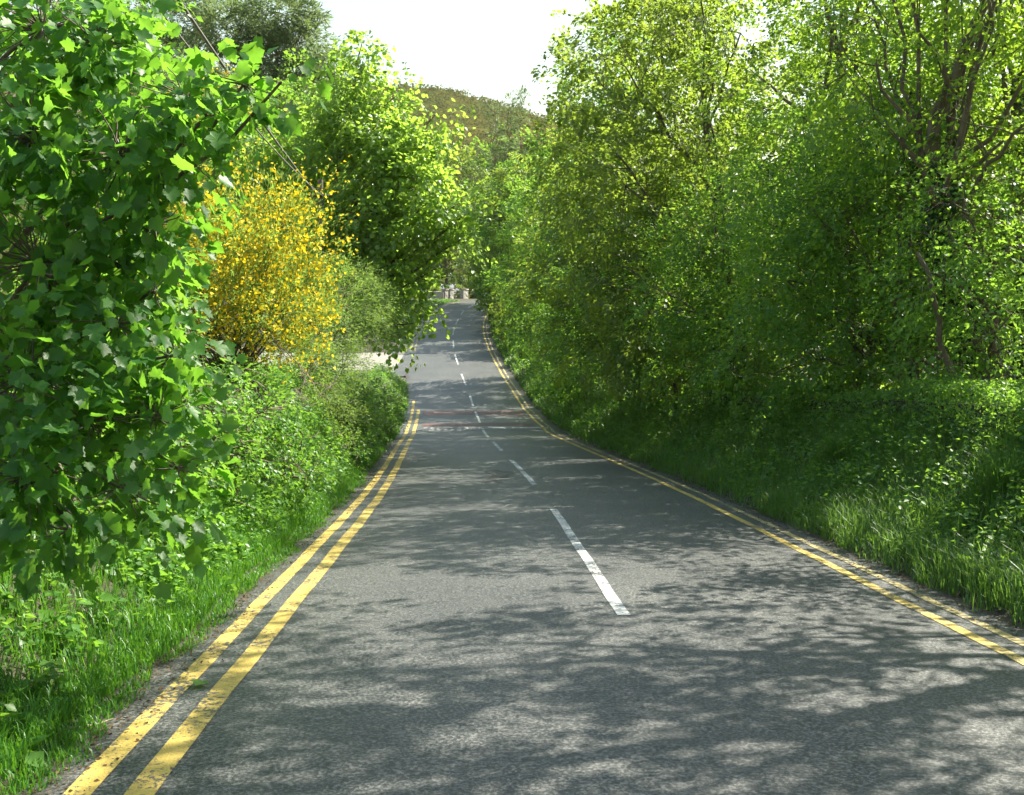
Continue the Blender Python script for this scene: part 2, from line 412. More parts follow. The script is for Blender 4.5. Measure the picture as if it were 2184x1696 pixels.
# double yellow lines (the left pair stops at the side road), white dashes, speed table paint
strip('yellow_line', -6, 58, -HW - 0.07, -HW + 0.09, M['yellow'], wav=0.006)
strip('yellow_line', -6, 62, -HW - 0.39, -HW - 0.24, M['yellow'], wav=0.006)
strip('yellow_line', 83, 136, -HW - 0.05, -HW + 0.07, M['yellow_worn'], wav=0.006)
strip('yellow_line', 83, 136, -HW - 0.36, -HW - 0.25, M['yellow_worn'], wav=0.006)
strip('yellow_line', -6, 136, HW - 0.06, HW + 0.06, M['yellow'], wav=0.006)
strip('yellow_line', -6, 136, HW + 0.25, HW + 0.36, M['yellow_worn'], wav=0.006)
for y0, y1 in ((-4, 3.2), (9.3, 17.4), (21.7, 28.9), (33.0, 38.2), (41.6, 47.4), (50.4, 56.4), (59.6, 64.2), (68.0, 72.6), (76.4, 80.8), (84.5, 90), (94.5, 101), (106, 112), (116, 120), (124, 128)):
    strip('centre_dash', y0, y1, -0.06 + 0.14, 0.06 + 0.14, M['white'], wav=0.004)
strip('red_band', 48.4, 50.2, -HW + 0.3, HW - 0.25, M['red'], lift=0.003)
strip('red_band', 54.6, 56.8, -HW + 0.3, HW - 0.25, M['red'], lift=0.003)
for k in range(9):                                   # chevron teeth on the near ramp, left lane
    a = -2.62 + k * 0.31
    y = np.array([46.7, 47.9])
    V = [(cx(46.6) + a + 0.02, 46.6, rsurf(a, 46.6) + 0.006), (cx(46.6) + a + 0.24, 46.6, rsurf(a, 46.6) + 0.006),
         (cx(47.9) + a + 0.26, 47.9, rsurf(a, 47.9) + 0.006), (cx(47.9) + a + 0.10, 47.9, rsurf(a, 47.9) + 0.006)]
    link('ramp_mark', mesh_np('ramp_mark', V, [(0, 1, 2), (0, 2, 3)], M['white_worn']), road)
strip('ramp_line', 47.6, 48.1, 0.4, HW + 0.2, M['white'])

# side road on the left with a pale concrete mouth
sx = np.linspace(-3.2, -40, 40); G = np.zeros((40, 9, 3))
for j, f in enumerate(np.linspace(0, 1, 9)):
    fl = np.interp(-sx, [3.2, 6, 40], [1.6, 0, 0])
    yy = 73.4 - fl + f * (8.6 + 2 * fl)
    xx = cx(77.5) + sx
    G[:, j] = np.stack([xx, yy + 0 * sx, rsurf(-3.2, yy) + 0.01 - 0.004 * (-sx - 3.2)], 1)
ga = Geo(); ga.grid(G[:2]); 
gb = Geo(); gb.grid(G[1:])
tagit(link('side_road', gb.mesh('side_road', M['concrete'], smooth=True)), kind='structure')
link('junction_tarmac', ga.mesh('junction_tarmac', M['asphalt'], smooth=True), road)

# ------------------------------------------------------------------ distant hill
hx = np.linspace(-900, 900, 150); hy = np.linspace(430, 1500, 70)
HX, HY = np.meshgrid(hx, hy)
ridge = np.interp(HX, [-900, -350, -120, -79, -40, -12, 40, 200, 900], [120, 172, 172, 166, 161, 155, 140, 95, 50])
prof = np.interp(HY, [430, 520, 600, 700, 800, 1500], [0.02, 0.34, 0.72, 1.0, 0.96, 0.5])
Hz = 2.07 + ridge * prof * (1 + 0.02 * wob(HX * 0.06, HY * 0.06)) + 2.5 * wob(HX * 0.12, HY * 0.1)
Gh = np.stack([HX, HY, Hz], -1)
g = Geo(); g.grid(Gh)
tagit(link('hill', g.mesh('hill', M['hill'], smooth=True)), kind='structure')
M['heath'] = foliage('gorse_heath', (0.035, 0.065, 0.012), (0.10, 0.105, 0.014), (0.16, 0.16, 0.02), 0.35, 0.9, 0.0, 0.03, (0.22, 0.17, 0.010))
M['field'] = M['lawn']
rng = np.random.default_rng(77)
def hillz(x, y):
    r = np.interp(x, [-900, -350, -120, -79, -40, -12, 40, 200, 900], [120, 172, 172, 166, 161, 155, 140, 95, 50])
    p = np.interp(y, [430, 520, 600, 700, 800, 1500], [0.02, 0.34, 0.72, 1.0, 0.96, 0.5])
    return 2.07 + r * p * (1 + 0.02 * wob(x * 0.06, y * 0.06)) + 2.5 * wob(x * 0.12, y * 0.1)
n = 12000
bx_ = rng.uniform(-190, 60, n); by_ = rng.uniform(520, 735, n)
keep = wob(bx_ * 0.5, by_ * 0.4) + rng.uniform(-.25, .25, n) > -0.1
bx_, by_ = bx_[keep], by_[keep]
B0 = np.stack([bx_, by_, hillz(bx_, by_)], 1)
g = Geo()
k = 5
C = np.repeat(B0, k, 0) + rng.normal(0, 1, (len(B0) * k, 3)) * (1.6, 1.6, 0.4) + (0, 0, 0.6)
g.leaves(C, rng.normal(0, 1, C.shape), rng.normal(0, 0.5, C.shape) + (0, -0.4, 0.8), rng.uniform(0.9, 2.0, len(C)), DIAMOND)
tagit(link('hill_heath', g.mesh('hill_heath', M['heath'])), 'brown and yellow gorse heath covering the far hillside', 'heath', kind='stuff')
# the bright field strip on the lower spur
fx = np.linspace(-62, -4, 16); fy = np.linspace(600, 616, 4); FX, FY = np.meshgrid(fx, fy)
# ------------------------------------------------------------------ foliage builder
def spray(rng, base, out, L, wdt, k, lsz, flat=0.25, droop=0.25, tilt=0.45):
    """k leaves on each of many short sprays: base (n,3), out (n,3) direction"""
    n = len(base)
    out = norm(out + np.array((0, 0, -droop)) * rng.uniform(0.3, 1.4, (n, 1)))
    side = norm(np.cross(out, np.array((0, 0, 1.0)) + 0 * out) + 1e-6)
    nrm = norm(np.cross(side, out)); nrm = np.where(nrm[:, 2:3] < 0, -nrm, nrm)
    o, s_, u_ = np.repeat(out, k, 0), np.repeat(side, k, 0), np.repeat(nrm, k, 0)
    L = np.repeat(np.broadcast_to(L, (n,)), k)[:, None]
    a = rng.uniform(0, 1, (n * k, 1)) ** 0.75; b = rng.uniform(-1, 1, (n * k, 1)) * (1 - 0.6 * a) ; c = rng.normal(0, 1, (n * k, 1))
    Pn = np.repeat(base, k, 0) + o * a * L + s_ * b * wdt * L + u_ * c * flat * wdt * L - np.array((0, 0, 1.0)) * (a * a) * L * 0.18
    D = norm(o * (0.5 + a) + s_ * np.sign(b) * rng.uniform(0.2, 1.2, (n * k, 1)) + rng.normal(0, 0.35, (n * k, 3)) - (0, 0, 0.15))
    N = norm(u_ + rng.normal(0, tilt, (n * k, 3)) + o * 0.35)
    sz = lsz * rng.uniform(0.6, 1.25, n * k)
    return Pn, D, N, sz

def limb(g, rng, a, b, r0, r1, seg=5, wig=0.08, sides=6, m=0, sag=0.0):
    a, b = np.asarray(a, float), np.asarray(b, float); L = np.linalg.norm(b - a)
    f = np.linspace(0, 1, seg + 1)[:, None]
    pts = a + (b - a) * f + rng.normal(0, wig * L / seg, (seg + 1, 3)) * np.sin(f * math.pi) + np.array((0, 0, 1.0)) * sag * L * np.sin(f * math.pi)
    pts[0], pts[-1] = a, b
    g.tube(pts, np.linspace(r0, r1, seg + 1), sides, m)
    return pts

def shell_points(rng, lobes, n, lo=0.5, cut=None):
    lobes_c = np.array([l[0] for l in lobes], float); lr = np.array([np.broadcast_to(l[1], (3,)) for l in lobes], float)
    wt = (lr[:, 0] * lr[:, 2]) ** 1.0; wt /= wt.sum()
    i = rng.choice(len(lobes), n, p=wt)
    d = norm(rng.normal(0, 1, (n, 3)))
    rho = lo + (1 - lo) * np.sqrt(rng.uniform(0, 1, (n, 1)))
    bump = 1 + 0.16 * np.sin(d[:, :1] * 5 + i[:, None]) * np.sin(d[:, 2:] * 4 + 2 * i[:, None]) + rng.normal(0, 0.06, (n, 1))
    p = lobes_c[i] + d * lr[i] * rho * bump
    return p, d, i, lobes_c

def tree(name, label, cat, base, lobes, clumps, k, lsz, leafmat, seed, tmpl=DIAMOND, trunk_r=0.16, spray_len=0.7, wdt=0.5, droop=0.3,
         lo=0.5, barkm=None, group=None, stems=1, top=None, tilt=0.45, limb_r=0.5, flat=0.25, twigs=True, ivy=0, extra=None, lean=None, part='crown'):
    rng = np.random.default_rng(seed)
    base = np.array(base, float)
    base[2] = gz(base[0], base[1]) - 0.08
    root = empty(name, base)
    tagit(root, label, cat, group)
    clumps = int(clumps * 0.73); lsz = lsz * 1.14
    barkm = barkm or M['bark']
    p, d, li, lc = shell_points(rng, lobes, clumps, lo)
    gzv = ground(p[:, 0], p[:, 1]); ok = p[:, 2] > gzv + 0.12
    p, d, li = p[ok], d[ok], li[ok]
    tg = Geo()
    # trunk up to about the middle of the crown, then limbs to the lobes
    topz = lc[:, 2].max() if top is None else top
    cen = lc.mean(0)
    for s_ in range(stems):
        off = np.zeros(3) if stems == 1 else np.array((rng.normal(0, 0.35), rng.normal(0, 0.35), 0))
        hi = np.array((cen[0], cen[1], 0)) * 0.6 + np.array((base[0], base[1], 0)) * 0.4 + off * 1.5; hi[2] = base[2] + (topz - base[2]) * rng.uniform(0.72, 0.85)
        if lean is not None: hi = np.asarray(lean, float)
        b0 = base + off * 0.6
        pts = [b0, b0 + (hi - b0) * 0.12 + (0, 0, 0.1)]
        f = np.linspace(0.12, 1, 8)[1:, None]
        pts = np.concatenate([np.array(pts), b0 + (hi - b0) * f + rng.normal(0, 0.10, (7, 3)) * (1, 1, 0.1)])
        rr = trunk_r * (0.8 if stems > 1 else 1) * np.concatenate([[1.45, 1.05], np.linspace(0.95, 0.35, 7)])
        tg.tube(pts, rr, 9)
        tr_pts, tr_r = pts, rr
        if s_ == 0: main = pts, rr
    nodes = []
    for q, (c, r) in enumerate(lobes):
        c = np.asarray(c, float); r = np.broadcast_to(r, (3,))
        zc = np.clip(c[2] - 0.55 * np.linalg.norm(c[:2] - main[0][0][:2]) - 0.3, main[0][1][2] + 0.2, main[0][-1][2])
        j = int(np.clip(np.argmin(np.abs(main[0][:, 2] - zc)) - rng.integers(0, 3), 2, len(main[0]) - 1))
        lp = limb(tg, rng, main[0][j], c, main[1][j] * limb_r, 0.022, 6, 0.16, 6)
        nn = [lp[3:]]
        for e in range(5):
            st = lp[int(rng.integers(2, 7))]; dd = norm(rng.normal(0, 1, 3) + (0, 0, 0.25))
            nn.append(limb(tg, rng, st, c + dd * r * 0.8, 0.018, 0.007, 4, 0.22, 4))
        nodes.append(np.concatenate(nn))
    if extra: extra(tg, rng)
    tr = link('trunk', tg.mesh('trunk', barkm, base, smooth=True), root)
    cg = Geo()
    if twigs:
        for q in range(0, len(p), max(1, len(p) // 110)):
            nn = nodes[li[q]]; s0 = nn[int(np.argmin(((nn - p[q]) ** 2).sum(1)))]
            limb(cg, rng, s0, p[q] + d[q] * spray_len * 0.4, 0.010, 0.003, 2, 0.2, 3, 1)
    Pn, D, N, sz = spray(rng, p, d * 0.9 + rng.normal(0, 0.45, p.shape), spray_len * rng.uniform(0.6, 1.2, len(p)), wdt, k, lsz, flat, droop, tilt)
    cg.leaves(Pn, D, N, sz, tmpl, 0)
    link(part, cg.mesh(part, [leafmat, barkm], base), root)
    if ivy:
        ig = Geo(); n = ivy
        f = rng.uniform(0.0, 1, n) * (len(main[0]) - 1.2); i0 = f.astype(int); fr = (f - i0)[:, None]
        c = main[0][i0] * (1 - fr) + main[0][i0 + 1] * fr; rad = (main[1][i0] * (1 - fr[:, 0]) + main[1][i0 + 1] * fr[:, 0])
        an = rng.uniform(0, 6.283, n); o = np.stack([np.cos(an), np.sin(an), rng.normal(0, 0.3, n)], 1)
        pp = c + o * (rad * 1.0 + np.abs(rng.normal(0.08, 0.13, n)))[:, None]
        ig.leaves(pp, norm(rng.normal(0, 0.5, (n, 3)) + (0, 0, -0.8) + o * 0.3), o + rng.normal(0, 0.35, (n, 3)), rng.uniform(0.05, 0.10, n), BROAD)
        link('ivy', ig.mesh('ivy', M['ivy'], base), root)
    return root

def auto_lobes(rng, x, y, H, spread, low, n, zbase=None, toward=0.0, aspect=1.0):
    z0 = gz(x, y) if zbase is None else zbase
    L = []
    for q in range(n):
        f = (q + 0.5) / n
        z = z0 + low + (H - low) * f
        prof = math.sin(math.pi * (0.18 + 0.72 * f)) ** 0.7
        a = q * 2.4 + rng.uniform(-.5, .5); rr = spread * 0.55 * prof
        r = spread * rng.uniform(0.42, 0.6) * (0.55 + 0.45 * prof)
        L.append(((x + rr * math.cos(a) - toward * prof, y + rr * math.sin(a) * aspect, min(z, z0 + H - r * 0.6)), (r, r * aspect, r * rng.uniform(0.7, 0.95))))
    return L
def px_lobes(rows):
    """(u, v, y, radius in metres[, flatten])"""
    return [(P(r[0], r[1], r[2]), np.array((r[3], r[3], r[3] * (r[4] if len(r) > 4 else 0.85)))) for r in rows]

# ------------------------------------------------------------------ the near sycamore on the left: big leaves one by one
def near_sycamore():
    rng = np.random.default_rng(11)
    bx0, by0 = -4.6, 8.6
    base = np.array((bx0, by0, gz(bx0, by0) - 0.08))
    root = empty('sycamore_tree', base)
    tagit(root, 'young sycamore with large dark green lobed leaves hanging over the roadside grass', 'tree')
    lobes = px_lobes([(90, 60, 8.2, .70), (205, 90, 8.0, .42), (400, 210, 7.6, .42), (520, 180, 7.4, .30, .6), (600, 175, 7.3, .17, .6), (70, 300, 7.6, .70), (260, 330, 7.4, .52),
                      (390, 330, 7.2, .32), (440, 250, 7.2, .24), (80, 560, 7.4, .70), (230, 560, 7.6, .42), (330, 480, 7.4, .30), (60, 800, 7.0, .62), (250, 690, 7.0, .40), (330, 620, 7.2, .26), (360, 760, 7.0, .22),
                      (190, 900, 6.8, .50), (330, 890, 6.9, .30), (60, 1010, 6.6, .50), (260, 1040, 6.6, .34), (380, 1000, 6.8, .22), (150, 1130, 6.4, .25, .6)])
    p, d, li, lc = shell_points(rng, lobes, 680, 0.0)
    ok = p[:, 2] > ground(p[:, 0], p[:, 1]) + 0.35; p, d, li = p[ok], d[ok], li[ok]
    tg = Geo()
    hi = base + np.array((0.5, -0.6, 6.0))
    f = np.linspace(0, 1, 9)[:, None]
    pts = base + (hi - base) * f + rng.normal(0, 0.06, (9, 3)) * (1, 1, 0.1)
    rr = np.linspace(0.11, 0.03, 9); rr[0] = .15; tg.tube(pts, rr, 9)
    for c, r in lobes:
        zc = np.clip(c[2] - 0.7 * np.linalg.norm(c[:2] - base[:2]), pts[1][2], pts[-1][2])
        j = int(np.argmin(np.abs(pts[:, 2] - zc)))
        limb(tg, rng, pts[j], c, rr[j] * 0.45, 0.010, 7, 0.12, 6)
    for q in range(len(p)):
        c = lc[li[q]]; limb(tg, rng, c + (p[q] - c) * 0.1, p[q], 0.007, 0.003, 3, 0.15, 4)
    link('trunk', tg.mesh('trunk', M['bark'], base, smooth=True), root)
    Pn, D, N, sz = spray(rng, p, d * 0.8 + rng.normal(0, 0.5, p.shape), 0.30 * rng.uniform(0.5, 1.2, len(p)), 0.9, 7, 0.100, 0.5, 0.5, 0.65)
    sz = sz * rng.uniform(.75, 1.3, len(sz)); D = norm(D + (0, 0, -0.35))
    N = norm(N + rng.normal(0, 0.45, N.shape) + (0.1, -0.1, 0))
    # those that show largest: nearest the viewer's side of the tree
    dist = np.linalg.norm(Pn - np.array((0, 0, EYE)), axis=1) / sz
    uu = CU + F * Pn[:, 0] / Pn[:, 1]
    dist = np.where((uu < 5), 1e9, dist)
    order = np.argsort(dist); big = order[:300]; rest = order[300:]
    metas = []
    for q in range(6):
        TV, TT = MAPLE
        V = TV.copy(); V[:, 2] += rng.normal(0, 0.03, len(V)) + 0.10 * V[:, 1] * rng.normal(0, 1); V[:, 1] *= rng.uniform(0.9, 1.1)
        pet = np.array([(0, 0.012, 0), (0, -0.012, 0), (-0.55, 0, 0.06)])
        V = np.concatenate([V, pet]); T = np.concatenate([TT, [(len(TV), len(TV) + 1, len(TV) + 2)]])
        me = mesh_np('leaf', V, T, M['syc_near']); metas.append(me)
    X = norm(D); Z = norm(N - (N * X).sum(-1, keepdims=True) * X); Y = np.cross(Z, X)
    for c, i in enumerate(big):
        o = bpy.data.objects.new('leaf', metas[c % 6]); COL.objects.link(o); o.parent = root
        s = sz[i]; q = Pn[i] - base
        o.matrix_local = Matrix(((X[i][0] * s, Y[i][0] * s, Z[i][0] * s, q[0]), (X[i][1] * s, Y[i][1] * s, Z[i][1] * s, q[1]), (X[i][2] * s, Y[i][2] * s, Z[i][2] * s, q[2]), (0, 0, 0, 1)))
    g = Geo(); g.leaves(Pn[rest], D[rest], N[rest], sz[rest], MAPLE)
    tagit(link('foliage', g.mesh('foliage', M['syc_near'], base), root), kind='stuff')
near_sycamore()

# ------------------------------------------------------------------ left side: shrubs and trees
rg = np.random.default_rng(21)
tree('bramble_shrub', 'dark leafy shrub in the shade behind the young sycamore', 'shrub', (-5.6, 10.5, 0), px_lobes([(60, 40, 12, 1.6), (220, 180, 13, 1.0), (60, 300, 11, 1.3), (60, 700, 10.5, 1.3), (200, 900, 10.5, .9), (30, 1000, 9.5, .9), (200, 500, 12, 1.1), (280, 760, 11.5, .7), (150, 1050, 9.0, .45)]),
     640, 26, 0.085, M['hedge'], 31, DIAMOND, 0.06, 0.55, 0.6, 0.3, stems=3)
tree('elder_shrub', 'bright sunlit elder shrub on the grass bank below the yellow broom', 'shrub', (-4.9, 14.8, 0), px_lobes([(470, 960, 13.5, .55), (540, 880, 15, .55), (430, 860, 14, .55), (560, 990, 14.5, .42, .8), (380, 1040, 12, .4), (480, 1060, 13, .32, .8), (640, 960, 16.5, .42), (620, 1000, 15.5, .36), (600, 910, 16, .5), (650, 1020, 16, .25)]),
     480, 24, 0.062, M['herb'], 32, DIAMOND, 0.04, 0.4, 0.6, 0.35, stems=3)

def broom():
    rng = np.random.default_rng(41)
    lobes = px_lobes([(432, 578, 18.5, 1.15), (562, 538, 19, 0.95), (622, 658, 19, 0.62), (362, 508, 18.5, 0.62), (522, 678, 18.5, 0.95), (292, 608, 18, 0.5), (582, 738, 18.6, 0.5), (412, 678, 18, 0.7), (662, 598, 19.3, 0.3), (600, 455, 19, 0.4), (320, 500, 18, 0.6), (300, 600, 17.8, 0.6)])
    bx0, by0 = -5.0, 18.6
    base = np.array((bx0, by0, gz(bx0, by0) - .08))
    root = empty('broom_bush', base); tagit(root, 'broom bush covered in bright yellow flowers above the grass bank', 'bush')
    p, d, li, lc = shell_points(rng, lobes, 2600, 0.45)
    ok = p[:, 2] > ground(p[:, 0], p[:, 1]) + 0.6; p, d = p[ok], d[ok]
    j = rng.random(len(p)) < .25; p[j] += norm(d[j] + (.35, 0, .45)) * rng.uniform(.15, .7, (j.sum(), 1))
    tg = Geo()
    stem_src = base + np.array((0, 0, 0.05))
    for c, r in lobes:
        for e in range(4):
            tip = np.array(c) + rng.normal(0, 0.35, 3) * r
            limb(tg, rng, stem_src + rng.normal(0, 0.15, 3) * (1, 1, 0), tip, 0.025, 0.008, 6, 0.10, 5, 0, 0.05)
    link('stems', tg.mesh('stems', M['bark'], base, smooth=True), root)
    out = norm(d * 0.7 + np.array((0.25, -0.1, 0.75)) + rng.normal(0, 0.25, d.shape))
    g = Geo()
    Pn, D, N, sz = spray(rng, p, out, 0.55, 0.18, 14, 0.085, 0.6, 0.0, 0.6)
    g.leaves(Pn, norm(np.repeat(out, 14, 0) + rng.normal(0, .25, Pn.shape)), N, sz, NARROW)
    tagit(link('twigs', g.mesh('twigs', M['gorse'], base), root), kind='stuff')
    # flowers: standard and keel of each pea flower as two small folded petals, on the outer sunny twigs
    sel = (rng.random(len(p)) < 0.66) & (wob(p[:, 0] * 2.2, p[:, 2] * 2.6) > -0.26)
    q = p[sel]; o = out[sel]; k = 7
    a = rng.uniform(0.1, 1.1, (len(q) * k, 1))
    fp = np.repeat(q, k, 0) + np.repeat(o, k, 0) * a * 0.55 + rng.normal(0, 0.035, (len(q) * k, 3))
    g = Geo()
    g.leaves(fp, norm(np.repeat(o, k, 0) * 0.4 + rng.normal(0, 0.7, fp.shape)), rng.normal(0, 1, fp.shape) + (0.3, -0.4, 0.3), rng.uniform(0.040, 0.070, len(fp)), KITE)
    tagit(link('flowers', g.mesh('flowers', M['flower'], base), root), kind='stuff')
    return root
broom()
# a little broom behind the sycamore leaves
def small_broom():
    rng = np.random.default_rng(43)
    lobes = px_lobes([(280, 170, 14, .35), (430, 260, 14.5, .45), (350, 330, 14, .4)])
    base = np.array((-6.2, 14.6, gz(-6.2, 14.6) - .08))
    root = empty('broom_bush', base); tagit(root, 'tall thin broom with a few orange yellow sprigs behind the young sycamore', 'bush')
    p, d, li, lc = shell_points(rng, lobes, 260, 0.2)
    tg = Geo()
    for c, r in lobes:
        for e in range(3): limb(tg, rng, base, np.array(c) + rng.normal(0, .15, 3), 0.03, 0.006, 7, 0.08, 5, 0, 0.03)
    link('stems', tg.mesh('stems', M['bark'], base, smooth=True), root)
    out = norm(d * 0.5 + np.array((0.2, 0, 0.8))); g = Geo()
    Pn, D, N, sz = spray(rng, p, out, 0.5, 0.18, 16, 0.08, 0.6, 0.0, 0.6); g.leaves(Pn, D, N, sz, NARROW)
    tagit(link('twigs', g.mesh('twigs', M['gorse'], base), root), kind='stuff')
    q = p[::3]; fp = np.repeat(q, 9, 0) + np.repeat(out[::3], 9, 0) * rng.uniform(0.1, 1, (len(q) * 9, 1)) * 0.5 + rng.normal(0, .03, (len(q) * 9, 3))
    g = Geo(); g.leaves(fp, rng.normal(0, 1, fp.shape), rng.normal(0, 1, fp.shape), rng.uniform(.03, .05, len(fp)), KITE)
    tagit(link('flowers', g.mesh('flowers', M['flower'], base), root), kind='stuff')
small_broom()

tree('broom_shrub', 'fine leaved pale green shrub without flowers, right of the yellow broom', 'shrub', (-5.2, 27, 0),
     px_lobes([(735, 630, 26, .85), (690, 710, 24.5, .8), (765, 690, 27, .65), (690, 790, 24, .7), (735, 780, 26, .5), (690, 890, 23, .5), (735, 880, 26, .42), (640, 800, 21.5, .6), (795, 645, 28, .48)]),
     1500, 24, 0.075, M['gorse'], 51, NARROW, 0.05, 0.5, 0.3, 0.0, stems=4, lo=0.55, flat=0.6, tilt=0.6)
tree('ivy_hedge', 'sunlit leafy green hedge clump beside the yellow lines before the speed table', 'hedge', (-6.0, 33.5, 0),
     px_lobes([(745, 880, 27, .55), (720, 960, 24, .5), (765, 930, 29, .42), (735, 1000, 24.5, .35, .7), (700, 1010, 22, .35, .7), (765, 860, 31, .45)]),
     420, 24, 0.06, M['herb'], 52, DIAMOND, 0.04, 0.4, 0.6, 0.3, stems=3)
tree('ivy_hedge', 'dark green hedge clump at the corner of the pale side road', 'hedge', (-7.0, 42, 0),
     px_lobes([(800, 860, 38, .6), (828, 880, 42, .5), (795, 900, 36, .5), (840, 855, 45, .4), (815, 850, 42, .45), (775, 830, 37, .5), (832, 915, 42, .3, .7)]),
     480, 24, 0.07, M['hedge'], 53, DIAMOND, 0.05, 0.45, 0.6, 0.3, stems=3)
tree('sycamore_tree', 'tall sycamore with sunlit yellow green leaves reaching over the left of the road', 'tree', (-8.6, 42, 0),
     px_lobes([(772, 95, 42, .40, 1.3), (765, 150, 42, .7, 1.2), (740, 230, 42, 1.1), (690, 330, 43, 1.7), (800, 290, 41, 1.0), (850, 330, 41, 1.0), (845, 205, 42, .45, 1.4), (830, 260, 42, .6), (905, 300, 41, .5), (928, 245, 41, .35, 1.3), (890, 390, 40, 1.0), (905, 440, 40, .9), (970, 440, 39.5, .6, .6), (1000, 450, 39.3, .22, 1.2),
               (780, 430, 41, 1.6), (720, 500, 41, 1.3), (840, 500, 40, 1.1), (945, 505, 40, .55, .6), (985, 510, 39.6, .2), (850, 580, 40, .9), (925, 575, 40, .42, .7), (870, 650, 39.5, .5), (800, 640, 40, .9), (850, 710, 39, .30), (885, 690, 39, .22), (620, 330, 44, 1.4), (640, 450, 43, 1.3), (575, 400, 44, 1.2)]),
     2150, 20, 0.155, M['syc_mid'], 61, KITE, 0.24, 1.2, 0.5, 0.8, lo=0.2, tilt=0.65)
tree('ash_tree', 'green ash tree standing behind the yellow broom under the wires', 'tree', (-13, 46, 0),
     px_lobes([(560, 300, 47, 2.2), (480, 380, 46, 2.2), (620, 240, 49, 1.8), (420, 280, 47, 2.0), (520, 480, 45, 2.2), (660, 180, 51, 1.3), (400, 450, 44, 2)]),
     900, 26, 0.15, M['elm'], 62, DIAMOND, 0.2, 1.0, 0.5, 0.4)
for lab, bx0, by0, rows, seed in (
    ('Scots pine with broad flat grey green pads beside the open sky', -15.5, 62, [(640, 90, 62, 1.7, .5), (600, 40, 62, 2.2, .5), (690, 130, 61, 1.3, .45), (560, 110, 63, 2.0, .5), (640, 160, 62, 1.9, .45), (500, 60, 63, 2.2, .5), (720, 170, 61, .7, .5), (590, 190, 62, 2.0, .5), (660, 30, 62, .8, .5)], 71),
    ('Scots pine further from the road, behind the young sycamore', -24, 66, [(360, 40, 66, 2.6, .5), (430, 120, 66, 2.4, .5), (270, 90, 66, 3, .5), (450, 20, 66, 2.0, .5), (330, 200, 66, 2.6, .5), (150, 60, 66, 3, .5), (440, 200, 65, 2.0, .5)], 72)):
    tree('scots_pine', lab, 'pine', (bx0, by0, 0), px_lobes(rows), 1500, 24, 0.26, M['pine'], seed, NARROW, 0.32, 0.7, 0.5, -0.2, lo=0.35, barkm=M['bark_pine'], group='Scots pines on the left skyline', flat=0.5, tilt=0.8)

